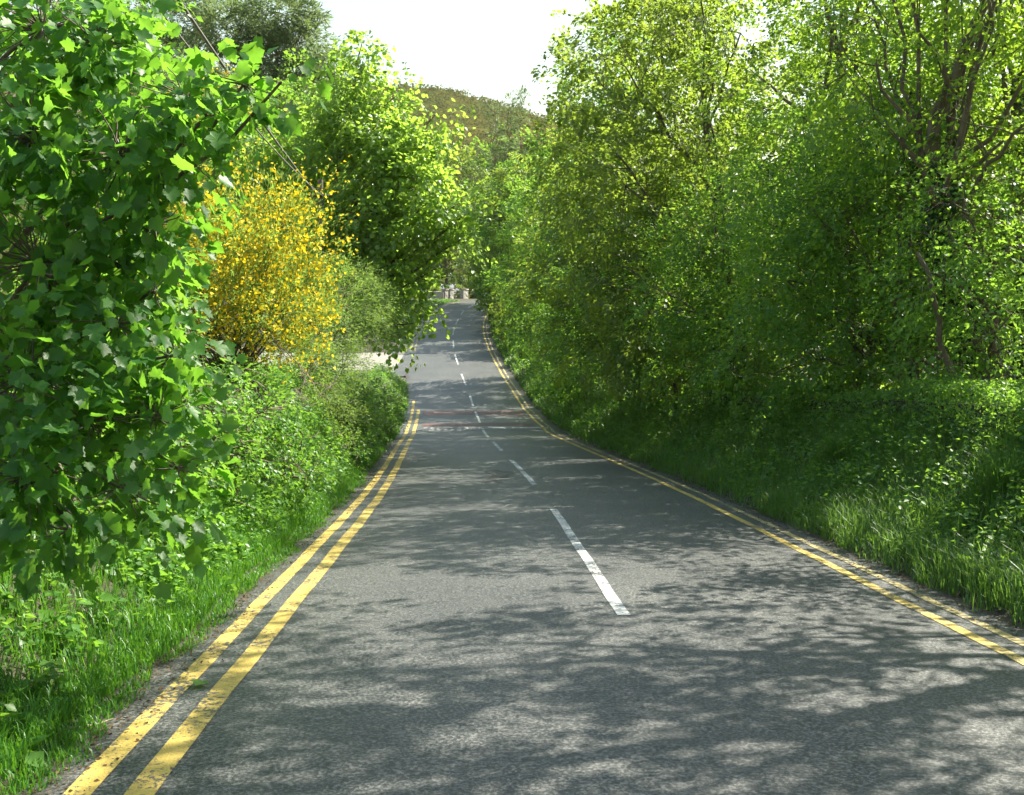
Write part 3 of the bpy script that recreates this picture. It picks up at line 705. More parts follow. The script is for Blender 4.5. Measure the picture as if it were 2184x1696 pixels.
# ------------------------------------------------------------------ right side trees
def right_limbs(tg, rng):
    a = P(1985, 330, 18.6); pts = [a + (0.0, 0, -.25), P(1995, 250, 18.5), P(2030, 190, 18.4), P(2055, 100, 18.3), P(2100, 10, 18.2), P(2120, -120, 18.1)]
    tg.tube(np.array(pts), np.array([.13, .12, .105, .09, .08, .06]), 8)
    pts = [P(2010, 225, 18.4), P(2020, 170, 18.0), P(1995, 110, 17.8), P(1960, 70, 17.6)]
    tg.tube(np.array(pts), np.array([.06, .05, .035, .02]), 6)
    limb(tg, rng, P(2000, 420, 18.5), P(2140, 300, 18.0), .06, .02, 6, .15)
RT = [
 # y, x offset from road centre, height, spread, low, lobes, clumps, k, leaf size, material, label, ivy, lean towards the road
 (18.5, 7.8, 11.5, 3.1, 3.6, 14, 900, 24, .10, 'fresh', 'ivy clad tree with a bare curved limb above the low hedge bank', 6500, .6),
 (21.5, 10.0, 14.5, 3.5, 1.5, 14, 1150, 26, .10, 'fresh', 'thick trunked tree standing behind the ivy clad one', 2200, .3),
 (13.5, 8.0, 6.0, 1.7, 0.8, 7, 420, 24, .085, 'elm', 'small leafy elm sapling by the tall grass at the right kerb', 0, .2),
 (11.0, 10.0, 15.5, 4.2, 5.5, 16, 820, 24, .12, 'fresh', 'open crowned tree beside the bank, casting the nearest shadows on the tarmac', 0, 1.2),
 (17.2, 6.95, 4.0, 1.3, 0.5, 8, 360, 26, .08, 'elm', 'slender elm sapling in front of the ivy clad trunk', 0, .1),
 (20.2, 7.3, 7.2, 2.0, 0.6, 9, 800, 26, .085, 'elm', 'upright elm bush close beside the ivy clad trunk', 0, .2),
 (22.5, 6.9, 6.4, 2.6, 0.5, 11, 1500, 28, .085, 'elm', 'low spreading elm with bright layered sprays over the bank', 0, .4),
 (26.0, 8.2, 14.0, 3.7, 0.8, 16, 1800, 28, .10, 'fresh', 'broad pale green tree with open sky gaps in its top', 0, .6),
 (28.0, 5.9, 6.0, 2.1, 0.3, 9, 1200, 28, .085, 'elm', 'rounded elm bush hanging low over the verge grass', 0, .4),
 (32.0, 7.2, 13.5, 3.9, 1.0, 17, 1700, 28, .13, 'olive', 'tall olive green tree leaning out over the road', 0, 1.9),
 (34.5, 5.9, 7.5, 2.3, 0.4, 9, 1100, 28, .095, 'hedge', 'dark bushy thorn pressed against the leaning olive tree', 0, .5),
 (39.0, 7.0, 16.0, 4.0, 1.0, 17, 1600, 28, .15, 'olive', 'tallest olive green tree at the edge of the sky', 0, 1.6),
 (41.0, 5.6, 7.0, 2.3, 0.3, 9, 1000, 26, .10, 'hedge', 'dark green thorn bush opposite the speed table', 0, .4),
 (46.5, 6.6, 15.5, 3.6, 1.0, 14, 1200, 28, .16, 'elm', 'tall green tree just beyond the speed table', 0, .8),
 (52.0, 5.4, 7.0, 2.4, 0.4, 9, 900, 26, .12, 'elm', 'mid height bluish green tree beside the red road bands', 0, .3),
 (58.0, 6.4, 12.0, 3.4, 1.2, 11, 1000, 26, .15, 'olive', 'olive tree with dark thin stems above the bright grass tufts', 0, .5),
 (64.0, 6.0, 10.0, 2.8, 1.0, 10, 800, 26, .15, 'hedge', 'dark multi stemmed thorn above the sunlit verge clump', 0, .4),
 (69.5, 5.8, 14.0, 3.2, 0.8, 12, 900, 26, .17, 'elm', 'upright green tree facing the mouth of the side road', 0, .4),
 (82.0, 5.8, 4.5, 2.4, 0.3, 8, 600, 24, .16, 'olive', 'low yellowish bush on the climb past the side road', 0, .2),
 (94.5, 6.2, 15.0, 3.4, 0.5, 12, 620, 24, .24, 'olive', 'tall tree just above the low yellowish bush', 0, .8),
 (100., 6.0, 15.0, 3.4, 0.5, 12, 620, 24, .24, 'hedge', 'dark tall tree halfway up the climb', 0, .6),
 (109., 5.8, 15.0, 3.4, 0.3, 12, 620, 24, .24, 'elm', 'green tree near the top of the climb', 0, .6),
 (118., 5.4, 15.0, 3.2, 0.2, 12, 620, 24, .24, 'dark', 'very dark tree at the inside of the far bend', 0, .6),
 (88.5, 8.0, 12.0, 3.0, 0.5, 10, 420, 24, .24, 'elm', 'green tree set back behind the low yellowish bush', 0, .3),
 (97.5, 9.5, 16.0, 3.8, 3, 11, 480, 24, .26, 'olive', 'taller tree in the second row, behind the dark one on the climb', 0, .6),
 (105., 9.5, 16.0, 3.8, 3, 11, 480, 24, .26, 'hedge', 'shaded second row tree near the top of the climb', 0, .6),
 (114., 9.0, 16.5, 3.8, 3, 11, 480, 24, .26, 'elm', 'high second row tree before the far bend', 0, .6),
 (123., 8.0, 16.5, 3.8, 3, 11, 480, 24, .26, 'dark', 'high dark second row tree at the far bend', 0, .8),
 (128., 7.0, 15.0, 3.4, 0.2, 12, 500, 24, .24, 'elm', 'tree behind the very dark one on the far bend', 0, .6),
]
for i, (y, t, H, sp, low, nl, cl, k, ls, mt, lab, iv, tw) in enumerate(RT):
    x = float(cx(y)) + t
    rng = np.random.default_rng(100 + i)
    L = auto_lobes(rng, x, y, H, sp, low, nl, toward=tw)
    tree('hedgerow_tree', lab, 'tree', (x + 0.2, y, 0), L, cl, k, ls, M[mt], 200 + i, DIAMOND, 0.24 if H > 9 else 0.09, 0.75 if y < 45 else 1.0, 0.5, 0.3,
         group='trees along the right of the road', stems=1 if H > 9 else 3, ivy=iv, extra=right_limbs if i == 0 else None,
         lean=None if i > 1 else (P(1990, 320, 18.6) if i == 0 else P(2170, 100, 21.5)))

# background wood on the right, behind the roadside row
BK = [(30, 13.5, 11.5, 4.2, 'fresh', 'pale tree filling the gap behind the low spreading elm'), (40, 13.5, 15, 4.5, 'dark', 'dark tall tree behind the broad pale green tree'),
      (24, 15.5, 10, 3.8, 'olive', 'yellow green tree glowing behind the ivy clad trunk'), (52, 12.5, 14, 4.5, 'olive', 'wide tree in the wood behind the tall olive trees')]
for i, (y, t, H, sp, mt, lab) in enumerate(BK):
    x = float(cx(y)) + t; rng = np.random.default_rng(300 + i)
    tree('woodland_tree', lab, 'tree', (x, y, 0), auto_lobes(rng, x, y, H, sp, 0.6, 13), 800, 26, .21, M[mt], 320 + i, DIAMOND, 0.25, 1.0, 0.5, 0.3, group='trees in the wood on the right')

# far end of the road
FT = [(-19, 140, 13, 4, 'dark', 'dark tree left of the far stone gate pillars'), (-13, 160, 15, 4.5, 'dark', 'tall dark tree behind the cottage roof'), (-5, 168, 16, 4.5, 'hedge', 'dark green tree at the end of the road, above the gate'),
      (2, 158, 14, 4.0, 'olive', 'yellow green tree beyond the far bend'), (-9.5, 152, 23, 5.5, 'olive', 'tall olive tree below the hill, behind the stone piers'), (-2, 158, 24, 6, 'elm', 'broad green tree below the hill, right of the olive one'),
      (12, 185, 20, 5, 'olive', 'yellowish crown tucked behind the climbing trees'), (-22, 120, 10, 4, 'elm', 'green tree on the left of the climb'), (-13.5, 96, 7.0, 3, 'syc', 'sycamore bush beyond the side road'), (-14.5, 110, 9, 3.2, 'dark', 'shaded tree on the left verge of the climb')]
for i, (x, y, H, sp, mt, lab) in enumerate(FT):
    rng = np.random.default_rng(400 + i)
    low = 3.6 if H > 22 else (2.2 if y > 150 and H < 17 else 0.8)
    tree('far_tree', lab, 'tree', (x, y, 0), auto_lobes(rng, x, y, H, sp, low, 11), 640, 24, .32, M['syc_mid' if mt == 'syc' else mt], 420 + i, DIAMOND, 0.22, 1.2, 0.5, 0.3, group='trees around the far bend')
rngc = np.random.default_rng(440)
for i, (u, v0, y) in enumerate(((1056, 232, 132), (1082, 215, 130), (1108, 200, 128))):
    top = P(u, v0 - 20, y); x = top[0]; zb = gz(x, y)
    L = [((x + rngc.normal(0, .25), y + rngc.normal(0, .25), zb + (top[2] - zb) * f), np.array((r, r, .8))) for f, r in ((.3, 2.2), (.45, 1.9), (.6, 1.6), (.72, 1.25), (.84, .85), (.94, .45))]
    lab = ('slender dark conifer at the lower end of the skyline row', 'middle dark conifer of three on the skyline', 'dark conifer on the skyline touching the olive tree')[i]
    tree('conifer', lab, 'conifer', (x, y, 0), L, 520, 20, .3, M['pine'], 450 + i, NARROW, 0.2, 0.8, 0.35, -0.5, lo=0.3, group='conifers on the skyline', barkm=M['bark_pine'])

# ------------------------------------------------------------------ verges
def scatter(rng, n, y0, y1, a0, a1, side, power=1.0, dens=None):
    """random ground points a0..a1 beyond the tarmac edge"""
    y = y0 + (y1 - y0) * rng.random(n) ** power
    a = rng.uniform(a0, a1, n)
    x = cx(y) + side * (EDGE + a)
    return x, y, a
def grass(name, label, parts, m, seed):
    rng = np.random.default_rng(seed); g = Geo()
    for (n, y0, y1, a0, a1, side, pw, h0, h1, wd, tuft) in parts:
        nt_ = max(1, n // tuft)
        x, y, a = scatter(rng, nt_, y0, y1, a0, a1, side, pw)
        x = np.repeat(x, tuft) + rng.normal(0, 0.05, nt_ * tuft); y = np.repeat(y, tuft) + rng.normal(0, 0.05, nt_ * tuft)
        okk = ~((y > 70) & (y < 85) & (side < 0)) & (np.abs(x - cx(y)) > EDGE - 0.10 + 0.07 * np.sin(y * 1.9) + 0.06 * np.sin(y * 5.1))
        x, y = x[okk], y[okk]; n2 = len(x)
        z = np.maximum(ground(x, y), rsurf(np.clip(np.abs(x - cx(y)), 0, 3.9), y) - .01) - 0.01
        hh = rng.uniform(h0, h1, n2) * (0.7 + 0.5 * (wob(x * 3, y * 3) + 0.5))
        hh *= np.clip((np.abs(x - cx(y)) - EDGE) / 0.5 + 0.5, 0.4, 1)
        an = rng.uniform(0, 6.283, n2); D = np.stack([np.cos(an), np.sin(an), 0 * an], 1) + np.array((-0.35 * side, 0, 0))
        blades(g, np.stack([x, y, z], 1), hh, np.full(n2, wd) * rng.uniform(.6, 1.3, n2), norm(D), rng.uniform(.15, .8, n2))
    return tagit(link(name, g.mesh(name, m)), label, 'grass', kind='stuff')
grass('verge_grass', 'short bright green grass along the left roadside', [
    (42000, 2.5, 13, -0.05, 2.4, -1, 1.3, .08, .30, .0045, 7), (17000, 2.5, 24, -0.15, .30, -1, 1.3, .10, .20, .0045, 7), (16000, 12, 24, 0.0, 1.0, -1, 1.0, .12, .26, .006, 7), (7000, 24, 69, 0.0, 0.7, -1, 1.2, .12, .28, .010, 6), (5000, 84, 136, 0, 2.5, -1, 1, .15, .35, .02, 6)], M['grass'], 501)
grass('tall_grass', 'long rough grass and stalks along the right roadside', [
    (27000, 4, 18, 0.0, 2.6, 1, 1.0, .25, .62, .0055, 9), (16000, 17, 36, 0.0, 2.6, 1, 1.0, .25, .60, .008, 9), (9000, 36, 72, 0.1, 2.4, 1, 1.1, .3, .65, .014, 8), (5000, 72, 128, 0.1, 2.2, 1, 1, .3, .6, .025, 8)], M['grass_tall'], 502)
def herbs(name, label, parts, m, seed, tmpl=DIAMOND):
    rng = np.random.default_rng(seed); g = Geo()
    for (n, y0, y1, a0, a1, side, pw, h0, h1, ls, k) in parts:
        x, y, a = scatter(rng, n, y0, y1, a0, a1, side, pw)
        okk = ~((y > 69) & (y < 86) & (side < 0)); x, y, a = x[okk], y[okk], a[okk]
        keep = wob(x * 2.1, y * 1.7) + rng.uniform(-.35, .35, len(x)) > -0.1; x, y, a = x[keep], y[keep], a[keep]
        n2 = len(x); z = ground(x, y)
        h = rng.uniform(h0, h1, n2) * np.clip(a / 0.6, 0.3, 1)
        f = rng.uniform(0.15, 1, (n2, k)); an = rng.uniform(0, 6.283, (n2, k))
        rad = (0.03 + 0.10 * (1 - f)) * rng.uniform(.3, 1.3, (n2, k)) * np.maximum(h[:, None], .3) * 2
        px = x[:, None] + np.cos(an) * rad; py = y[:, None] + np.sin(an) * rad; pz = z[:, None] + f * h[:, None]
        Pn = np.stack([px, py, pz], -1).reshape(-1, 3)
        D = np.stack([np.cos(an), np.sin(an), rng.normal(-.1, .4, an.shape)], -1).reshape(-1, 3)
        g.leaves(Pn, D, rng.normal(0, .4, D.shape) + (0, 0, 1), ls * rng.uniform(.6, 1.4, len(Pn)), tmpl)
    return tagit(link(name, g.mesh(name, m)), label, 'weeds', kind='stuff')
herbs('verge_weeds', 'leafy green weeds growing up the left bank', [
    (1500, 3, 12, .35, 3.2, -1, 1, .12, .42, .07, 14), (260, 3, 12, .15, 2.2, -1, 1, .10, .25, .13, 8), (2300, 11, 24, .25, 2.4, -1, 1, .2, .55, .058, 15), (1900, 23, 69, .2, 2.2, -1, 1.1, .25, .6, .08, 13), (700, 86, 136, .2, 3, -1, 1, .2, .5, .12, 12)], M['herb'], 511)
herbs('bank_weeds', 'leafy weeds and nettles under the trees on the right bank', [
    (1500, 5, 16, .2, 3.0, 1, 1, .25, .75, .065, 14), (2400, 15, 36, .2, 3.2, 1, 1, .25, .7, .075, 13), (1700, 36, 72, .1, 3.0, 1, 1, .3, .8, .10, 13), (1000, 72, 128, .1, 2.6, 1, 1, .3, .7, .15, 14)], M['elm'], 512)
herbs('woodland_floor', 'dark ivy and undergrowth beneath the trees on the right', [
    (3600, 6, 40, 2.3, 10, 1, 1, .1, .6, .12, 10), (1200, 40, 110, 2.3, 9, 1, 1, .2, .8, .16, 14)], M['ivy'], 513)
herbs('bank_undergrowth', 'dark undergrowth on top of the left bank', [
    (3200, 4, 60, 1.8, 8, -1, 1, .2, .9, .09, 14)], M['hedge'], 514)

# ivy covered low wall on the right bank, flat topped
def low_hedge():
    rng = np.random.default_rng(521); g = Geo()
    n = 42000
    y = rng.uniform(6, 33, n); a = rng.uniform(-1, 1, n)
    cxr = cx(y) + EDGE + 2.55 + 0.12 * np.sin(y * .8)
    face = rng.random(n)
    hw, ht = 0.38, 0.62 + 0.10 * np.sin(y * .9) + .06 * np.sin(y * 2.7)
    x = np.where(face < .5, cxr - hw * (1 + .15 * np.sin(y * 5) * np.sin(a * 9)), cxr + a * hw); f = rng.uniform(0, 1, n)
    zb = ground(cxr, y)
    z = np.where(face < .5, zb - .35 + (ht + .35) * f, zb + ht)
    Pn = np.stack([x, y, z], 1) + rng.normal(0, .035, (n, 3))
    N = np.where((face < .5)[:, None], np.array((-1., -.1, .45)), np.array((-.15, 0, 1.))) + rng.normal(0, .4, (n, 3))
    g.leaves(Pn, rng.normal(0, .6, (n, 3)) + (0, 0, -.5), N, rng.uniform(.035, .07, n), DIAMOND)
    c = Geo(); ys = np.arange(6, 33.1, .6); G = []
    for yy in ys:
        xx = float(cx(yy)) + EDGE + 2.55; zz = float(ground(np.array([xx]), np.array([yy]))[0])
        G.append([(xx - .3, yy, zz - .5), (xx - .28, yy, zz + .42), (xx + .28, yy, zz + .42), (xx + .3, yy, zz - .5)])
    c.grid(np.array(G)[:, ::-1])
    o = np.array((8.5, 19, gz(8.5, 19)))
    root = empty('field_wall', o); tagit(root, 'low flat topped wall smothered in dark ivy above the right verge', 'wall')
    link('wall_core', c.mesh('wall_core', M['soil'], o), root)
    tagit(link('ivy_cover', g.mesh('ivy_cover', M['elm'], o), root), kind='stuff')
low_hedge()

# single clumps that stand out on the verges
def clump(label, u, y, t, h, n, wd, seed, m, kind_='grass'):
    rng = np.random.default_rng(seed)
    x = float(cx(y)) + t; o = np.array((x, y, gz(x, y) - .02)); g = Geo()
    if kind_ == 'grass':
        an = rng.uniform(0, 6.283, n); D = np.stack([np.cos(an), np.sin(an), 0 * an], 1)
        blades(g, o + D * np.abs(rng.normal(0, .10 * h + .03, n))[:, None], h * rng.uniform(.5, 1.1, n), np.full(n, wd), D, rng.uniform(.15, .9, n))
        ob = link('grass_tuft', g.mesh('grass_tuft', M[m], o), None, o); return tagit(ob, label, 'grass tuft', 'grass tufts standing out on the verge')
    root = empty('nettle_clump', o); tagit(root, label, 'nettles', 'nettle clumps on the right bank')
    sg = Geo()
    for s in range(n):
        b0 = o + np.array((rng.normal(0, .22), rng.normal(0, .22), 0)); tp = b0 + np.array((rng.normal(0, .10), rng.normal(0, .10), h * rng.uniform(.7, 1.15)))
        limb(sg, rng, b0, tp, .006, .003, 3, .08, 4)
        f = np.repeat(np.linspace(.2, 1, 9), 4); an = np.tile(np.arange(4) * 1.571, 9) + np.repeat(np.arange(9) * .785, 4)
        D = np.stack([np.cos(an), np.sin(an), np.full(36, -.35)], 1) + rng.normal(0, .15, (36, 3))
        g.leaves(b0 + (tp - b0) * f[:, None], D, rng.normal(0, .3, (36, 3)) + (0, 0, 1), wd * (1.15 - .6 * f) * rng.uniform(.7, 1.2, 36), NARROW if s % 3 == 0 else DIAMOND)
    link('stem', sg.mesh('stem', M['herb'], o), root); tagit(link('leaves', g.mesh('leaves', M[m], o), root), kind='stuff')
clump('seeding grass tuft in sun beside the right kerb, below the ivy clad tree', 0, 12.2, 5.0, .75, 260, .006, 601, 'grass_tall')
clump('pale arching grass tuft at the foot of the ivy covered wall', 0, 17.5, 4.9, .75, 240, .007, 602, 'grass_tall')
clump('bright sunlit grass tuft past the speed table', 0, 59.0, 4.7, 1.1, 420, .03, 603, 'grass')
clump('bright sunlit grass tuft nearer the red bands', 0, 54.5, 4.9, 1.2, 420, .03, 604, 'grass')
clump('sunlit grass tuft opposite the side road', 0, 76.0, 4.9, 1.3, 420, .04, 605, 'grass')
clump('leafy nettles rising above the ivy covered wall, beside the elm sapling', 0, 12.6, 5.9, 1.25, 26, .12, 606, 'herb', 'nettle')
clump('single tall nettles in front of the ivy clad trunk', 0, 16.2, 6.1, 1.2, 10, .11, 607, 'herb', 'nettle')
clump('sunlit nettles at the near end of the rounded elm bush', 0, 21.5, 5.3, 1.3, 22, .12, 608, 'herb', 'nettle')

# dry leaves, grit and twigs along both kerbs
rng = np.random.default_rng(531); g = Geo()
for side in (-1, 1):
    n = 5200; y = 2.5 + 40 * rng.random(n) ** 1.6; t = side * (EDGE + np.minimum(rng.normal(-.02, .16, n), .3)); x = cx(y) + t
    z = np.where(np.abs(t) < EDGE + .15, rsurf(t, y), ground(x, y)) + rng.uniform(.004, .02, n)
    g.leaves(np.stack([x, y, z], 1), rng.normal(0, 1, (n, 3)) * (1, 1, .15), rng.normal(0, .3, (n, 3)) + (0, 0, 1), rng.uniform(.010, .038, n), DIAMOND)
tagit(link('leaf_litter', g.mesh('leaf_litter', M['litter'])), 'dry brown leaves and grit along the edges of the tarmac', 'litter', kind='stuff')

# fallen stick on the left verge, bare dead branches under the broom
def stick(label, pts, r0, r1, seed, forks=0, m='twig', name='fallen_stick', cat='stick'):
    rng = np.random.default_rng(seed); g = Geo(); pts = np.array(pts, float)
    f = np.linspace(0, 1, 14); s = np.linspace(0, 1, len(pts))
    q = np.stack([np.interp(f, s, pts[:, i]) for i in range(3)], 1); q[1:-1] += rng.normal(0, r0 * 1.2, (12, 3))
    g.tube(q, np.linspace(r0, r1, 14), 6)
    for k in range(forks):
        i = rng.integers(3, 12); d = norm(rng.normal(0, 1, 3) + (q[i + 1] - q[i - 1]) * 6); limb(g, rng, q[i], q[i] + d * rng.uniform(.25, .7) * np.linalg.norm(pts[-1] - pts[0]) * .5, r0 * .5, r1 * .5, 4, .15, 4)
    o = q[0]
    ob = link(name, g.mesh(name, M[m], o, smooth=True), None, o); tagit(ob, label, cat)
    return ob
def on(u, v, y, up):
    p = P(u, v, y); return (p[0], p[1], gz(p[0], p[1]) + up)
stick('crooked brown stick lying on the grass by the left yellow lines', [(-2.95, 6.0, rsurf(-3.9, 6.0) + .02), (-2.75, 6.15, rsurf(-3.7, 6.15) + .03), (-2.5, 6.45, rsurf(-3.5, 6.45) + .02)], .012, .006, 541, 1)
stick('bare grey dead branch arching out below the yellow broom', [P(330, 690, 17), P(430, 730, 16.5), P(530, 800, 16.2), P(590, 860, 16.0)], .016, .005, 542, 5, name='dead_branch', cat='branch')
stick('tangle of bare twigs under the right side of the broom', [P(560, 700, 18.2), P(640, 780, 17.6), P(690, 850, 17.2)], .014, .004, 543, 9, name='dead_branch', cat='branch')
stick('short forked dead twig on the bank face', [P(720, 800, 17.4), P(690, 840, 17.2), P(650, 880, 17.0)], .012, .004, 544, 6, name='dead_branch', cat='branch')

# ------------------------------------------------------------------ overhead wires, running along the left of the road to a pole among the trees
def wire(label, a, b, sag, r):
    g = Geo(); f = np.linspace(0, 1, 40)[:, None]
    pts = np.asarray(a) + (np.asarray(b) - np.asarray(a)) * f - np.array((0, 0, 1.0)) * sag * 4 * f * (1 - f)
    g.tube(pts, r, 5)
    ob = link('overhead_wire', g.mesh('overhead_wire', M['wire'], pts[0], smooth=True), None, pts[0]); tagit(ob, label, 'wire', 'overhead wires on the left')
wire('thicker overhead wire crossing in front of the pines', P(355, -40, 17.0), P(675, 415, 39), .12, .030)
wire('thinner overhead wire below the thicker one, vanishing into the sycamore', P(300, -30, 15.5), P(690, 420, 39), .25, .020)
pb = P(682, 417, 39); g = Geo(); g.tube([(pb[0], 39.15, gz(pb[0], 39.15) - .2), (pb[0], 39.15, pb[2] + .6)], [.13, .10], 10); g.box((pb[0] - .45, 39.0, pb[2] - .05), (pb[0] + .45, 39.09, pb[2] + .05))
o = link('utility_pole', g.mesh('utility_pole', M['bark'], (pb[0], 39.15, 0)), None, (pb[0], 39.15, 0)); tagit(o, 'wooden pole half hidden among the sycamore leaves at the end of the wires', 'pole')

# ------------------------------------------------------------------ the far end: stone piers, wall, cottage, gate
def rubble(g, lo, hi, rng, m=0, s=0.28):
    """a squared rubble block: box with uneven faces"""
    lo, hi = np.array(lo, float), np.array(hi, float); n = np.maximum(2, ((hi - lo) / s).astype(int) + 1)
    for ax in range(3):
        a, b = [q for q in range(3) if q != ax]
        U, W = np.meshgrid(np.linspace(lo[a], hi[a], n[a] + 1), np.linspace(lo[b], hi[b], n[b] + 1), indexing='ij')
        for e, val in enumerate((lo[ax], hi[ax])):
            G = np.zeros(U.shape + (3,)); G[..., a] = U; G[..., b] = W; G[..., ax] = val
            G[1:-1, 1:-1, ax] += rng.uniform(-.04, .06, G[1:-1, 1:-1, ax].shape) * (1 if e else -1)
            g.grid(G if (e == 0) ^ (ax == 1) else G[::-1], m)
rng = np.random.default_rng(551)
for u0, u1, y, lab in ((948, 957, 139, 'narrow pale stone gate pier at the far end of the wall'), (959, 969, 142, 'broad pale stone gate pier beside the narrow one'), (986, 1001, 146, 'wide sunlit stone pier beyond the driveway gap')):
    a, b = P(u0, 620, y), P(u1, 620, y); zb = gz((a[0] + b[0]) / 2, y)
    g = Geo(); rubble(g, (a[0], y, zb - .2), (b[0], y + .7, zb + 1.25), rng); root = empty('stone_pier', ((a[0] + b[0]) / 2, y, zb)); root.rotation_euler.z = R(48); tagit(root, lab, 'gate pier', 'stone piers at the far gateway')
    link('shaft', g.mesh('shaft', M['stone'], root.location[:]), root)
    g = Geo(); g.box((a[0] - .06, y - .06, zb + 1.25), (b[0] + .06, y + .76, zb + 1.36)); link('cap', g.mesh('cap', M['stone'], root.location[:]), root)
a, b = P(905, 620, 137), P(947, 620, 139); g = Geo(); zb = gz(a[0], 138); rubble(g, (a[0], 138.6, zb - .3), (b[0] - .05, 139.1, zb + 1.05), rng, s=.35)
o = link('stone_wall', g.mesh('stone_wall', M['stone'], (a[0], 138.6, zb)), None, (a[0], 138.6, zb)); tagit(o, 'shaded rubble stone wall left of the far gate piers', 'wall')
# lawn and pale drive beyond the bend
yy = np.linspace(137, 186, 26); G = np.stack([np.stack([np.full(26, 0) + cx(np.minimum(yy, 140)) + q, yy, ground(np.full(26, 0) + cx(np.minimum(yy, 140)) + q, yy) + .03], 1) for q in (-4.3, -6, -9, -14, -20)], 0)
def house():
    y = 176.; a = P(925, 612, y); zb = gz(a[0], y) - .3; x0, x1 = a[0] - 4, a[0] + 4.2
    root = empty('cottage', (a[0], y, zb)); tagit(root, 'low white cottage with grey slate roof behind the far stone piers', 'cottage'); o = root.location[:]
    g = Geo(); g.box((x0, y, zb), (x1, y + 6, zb + 1.7)); g.add([(x1, y, zb + 1.7), (x1, y + 6, zb + 1.7), (x1, y + 3, zb + 2.9), (x0, y, zb + 1.7), (x0, y + 6, zb + 1.7), (x0, y + 3, zb + 2.9)], [(0, 1, 2), (3, 5, 4)]); link('wall', g.mesh('wall', M['render'], o), root)
    g = Geo()
    for s in (0, 1):
        e = y - .3 if s == 0 else y + 6.3; r = y + 3
        V = [(x0 - .3, e, zb + 1.5), (x1 + .3, e, zb + 1.5), (x1 + .3, r, zb + 3.02), (x0 - .3, r, zb + 3.02)]; V += [(q[0], q[1], q[2] + .12) for q in V]
        g.add(V, [(0, 1, 2), (0, 2, 3), (4, 6, 5), (4, 7, 6), (0, 4, 5), (0, 5, 1), (1, 5, 6), (1, 6, 2), (0, 3, 7), (0, 7, 4)])
    rf = link('roof', g.mesh('roof', M['slate'], o), root)
    g = Geo(); g.box((x0 + .6, y + 2.7, zb + 2.6), (x0 + 1.3, y + 3.3, zb + 3.9)); c = link('chimney', g.mesh('chimney', M['stone'], o), rf)
    for wx in (x0 + 1.2, x0 + 4.0, x0 + 6.2):
        g = Geo(); g.box((wx, y - .04, zb + .6), (wx + 1, y + .02, zb + 1.4)); wn = link('window', g.mesh('window', M['glass'], o), root)
        g = Geo(); g.box((wx - .06, y - .08, zb + .52), (wx + 1.06, y + .01, zb + .6)); link('sill', g.mesh('sill', M['whitepaint'], o), wn)
house()
def gate():
    y = 160.; a, b = P(1008, 610, y), P(1036, 610, y); zb = gz((a[0] + b[0]) / 2, y); o = ((a[0] + b[0]) / 2, y, zb)
    root = empty('field_gate', o); tagit(root, 'white five bar gate beyond the far bend', 'gate')
    for x in (a[0], b[0]): g = Geo(); g.box((x - .07, y - .07, zb - .2), (x + .07, y + .07, zb + 1.55)); link('post', g.mesh('post', M['whitepaint'], o), root)
    for z in (.25, .5, .75, 1.0, 1.3): g = Geo(); g.box((a[0] + .08, y - .02, zb + z), (b[0] - .08, y + .02, zb + z + .10)); link('rail', g.mesh('rail', M['whitepaint'], o), root)
gate()
for lab, u, v, y, r, mt in (('brownish shrub between the far stone piers', 976, 618, 149, .8, 'olive'), ('low garden bush right of the wide stone pier', 1012, 622, 154, .8, 'hedge'), ('ivy heap on top of the shaded stone wall', 930, 618, 141, .8, 'olive')):
    p = P(u, v, y); p[2] = gz(p[0], y) + .9
    tree('garden_shrub', lab, 'shrub', (p[0], y, 0), [(p, (r, r, .9)), (p + (.5, .2, -.3), (.6, .6, .6))], 150, 20, .14, M[mt], 560 + int(u), DIAMOND, .04, .35, .6, .1, stems=2)


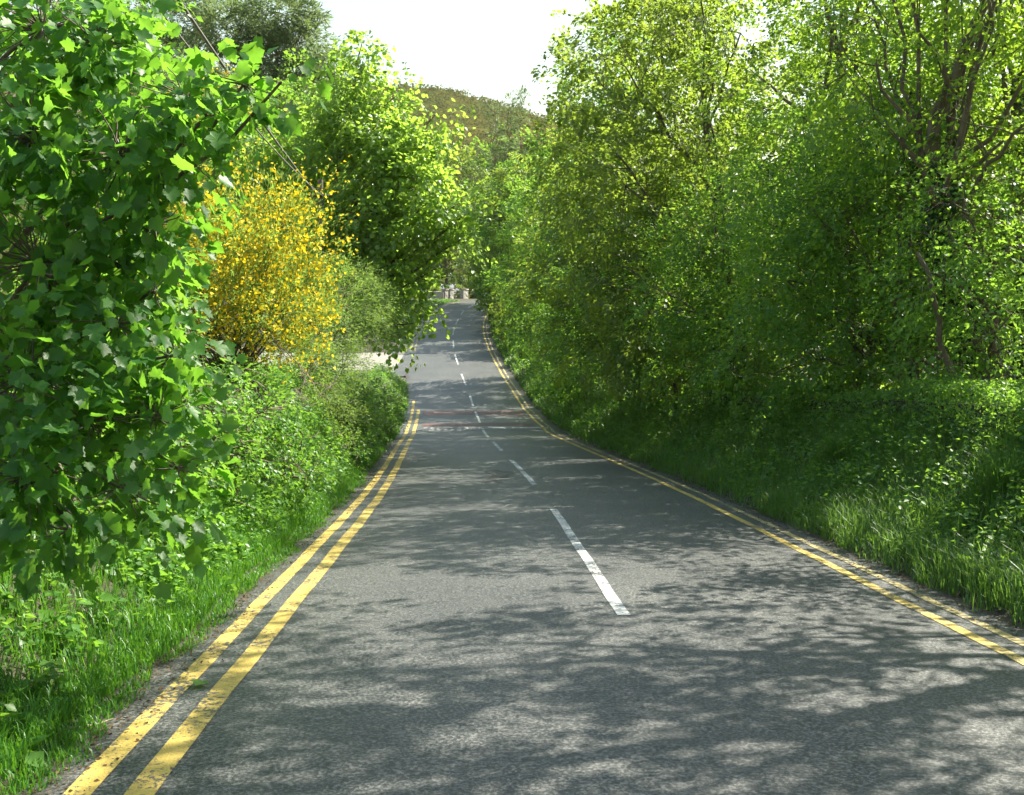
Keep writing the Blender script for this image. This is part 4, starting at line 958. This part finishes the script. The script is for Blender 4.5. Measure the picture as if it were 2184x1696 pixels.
# ------------------------------------------------------------------ thin sunlit air
g = Geo(); g.box((-1700, -310, -12), (1700, 1600, 230))
hz = link('haze', g.mesh('haze', M['stone'])); hz.data.materials.clear()
hm, ht, hp, ho = mat('summer_haze'); ht.nodes.remove(hp)
pv = nd(ht, 'ShaderNodeVolumePrincipled'); pv.inputs['Color'].default_value = (1.0, 0.98, 0.93, 1); pv.inputs['Density'].default_value = 0.00006; pv.inputs['Anisotropy'].default_value = 0.2
ht.links.new(pv.outputs[0], ho.inputs['Volume']); hz.data.materials.append(hm); tagit(hz, 'thin pale haze in the air along the road', 'haze', kind='stuff')

# old tar patches on the tarmac and a few fallen leaves by the yellow lines
M['tar'] = m_rough('tar_patch', [(0.3, (0.018, 0.018, 0.018)), (0.7, (0.045, 0.045, 0.044))], 14, 0.4, 0.6)
for y0, t0, ry_, rt_, sd_ in ((24.4, -.45, 1.1, .30, 1), (22.6, -.7, .5, .22, 3)):
    rng = np.random.default_rng(700 + sd_); an = np.linspace(0, 6.283, 25)[:-1]; rr = 1 + .22 * np.sin(an * 3 + sd_) + .15 * np.sin(an * 5) + rng.normal(0, .07, 24)
    yy = y0 + np.sin(an) * ry_ * rr; tt = t0 + np.cos(an) * rt_ * rr
    V = [(cx(y0) + t0, y0, rsurf(t0, y0) + .004)] + [(cx(q) + s, q, rsurf(s, q) + .004) for q, s in zip(yy, tt)]
    link('tar_patch', mesh_np('tar_patch', V, [(0, 1 + i, 1 + (i + 1) % 24) for i in range(24)], M['tar']), road)
rng = np.random.default_rng(710)
lm = mesh_np('fallen_leaf', MAPLE[0] * .12, MAPLE[1], M['herb'])
for t_, y_ in ((-3.12, 7.25), (-3.75, 9.6), (-3.7, 7.6), (-3.62, 11.4), (4.0, 13.4), (3.9, 16.2), (4.1, 11.6)):
    x_ = float(cx(y_)) + t_; o = link('fallen_leaf', lm); o.location = (x_, y_, max(float(rsurf(t_, y_)), gz(x_, y_)) + .025); o.rotation_euler = (rng.normal(0, .2), rng.normal(0, .2), rng.uniform(0, 6.28))
    tagit(o, 'pale green fallen leaf lying between the left double yellow lines' if t_ == -3.12 else ('green fallen leaf beside the left grass verge' if t_ < 0 else 'green fallen leaf on the dirt beyond the right yellow lines'), 'leaf', 'fallen leaves at the road edge')
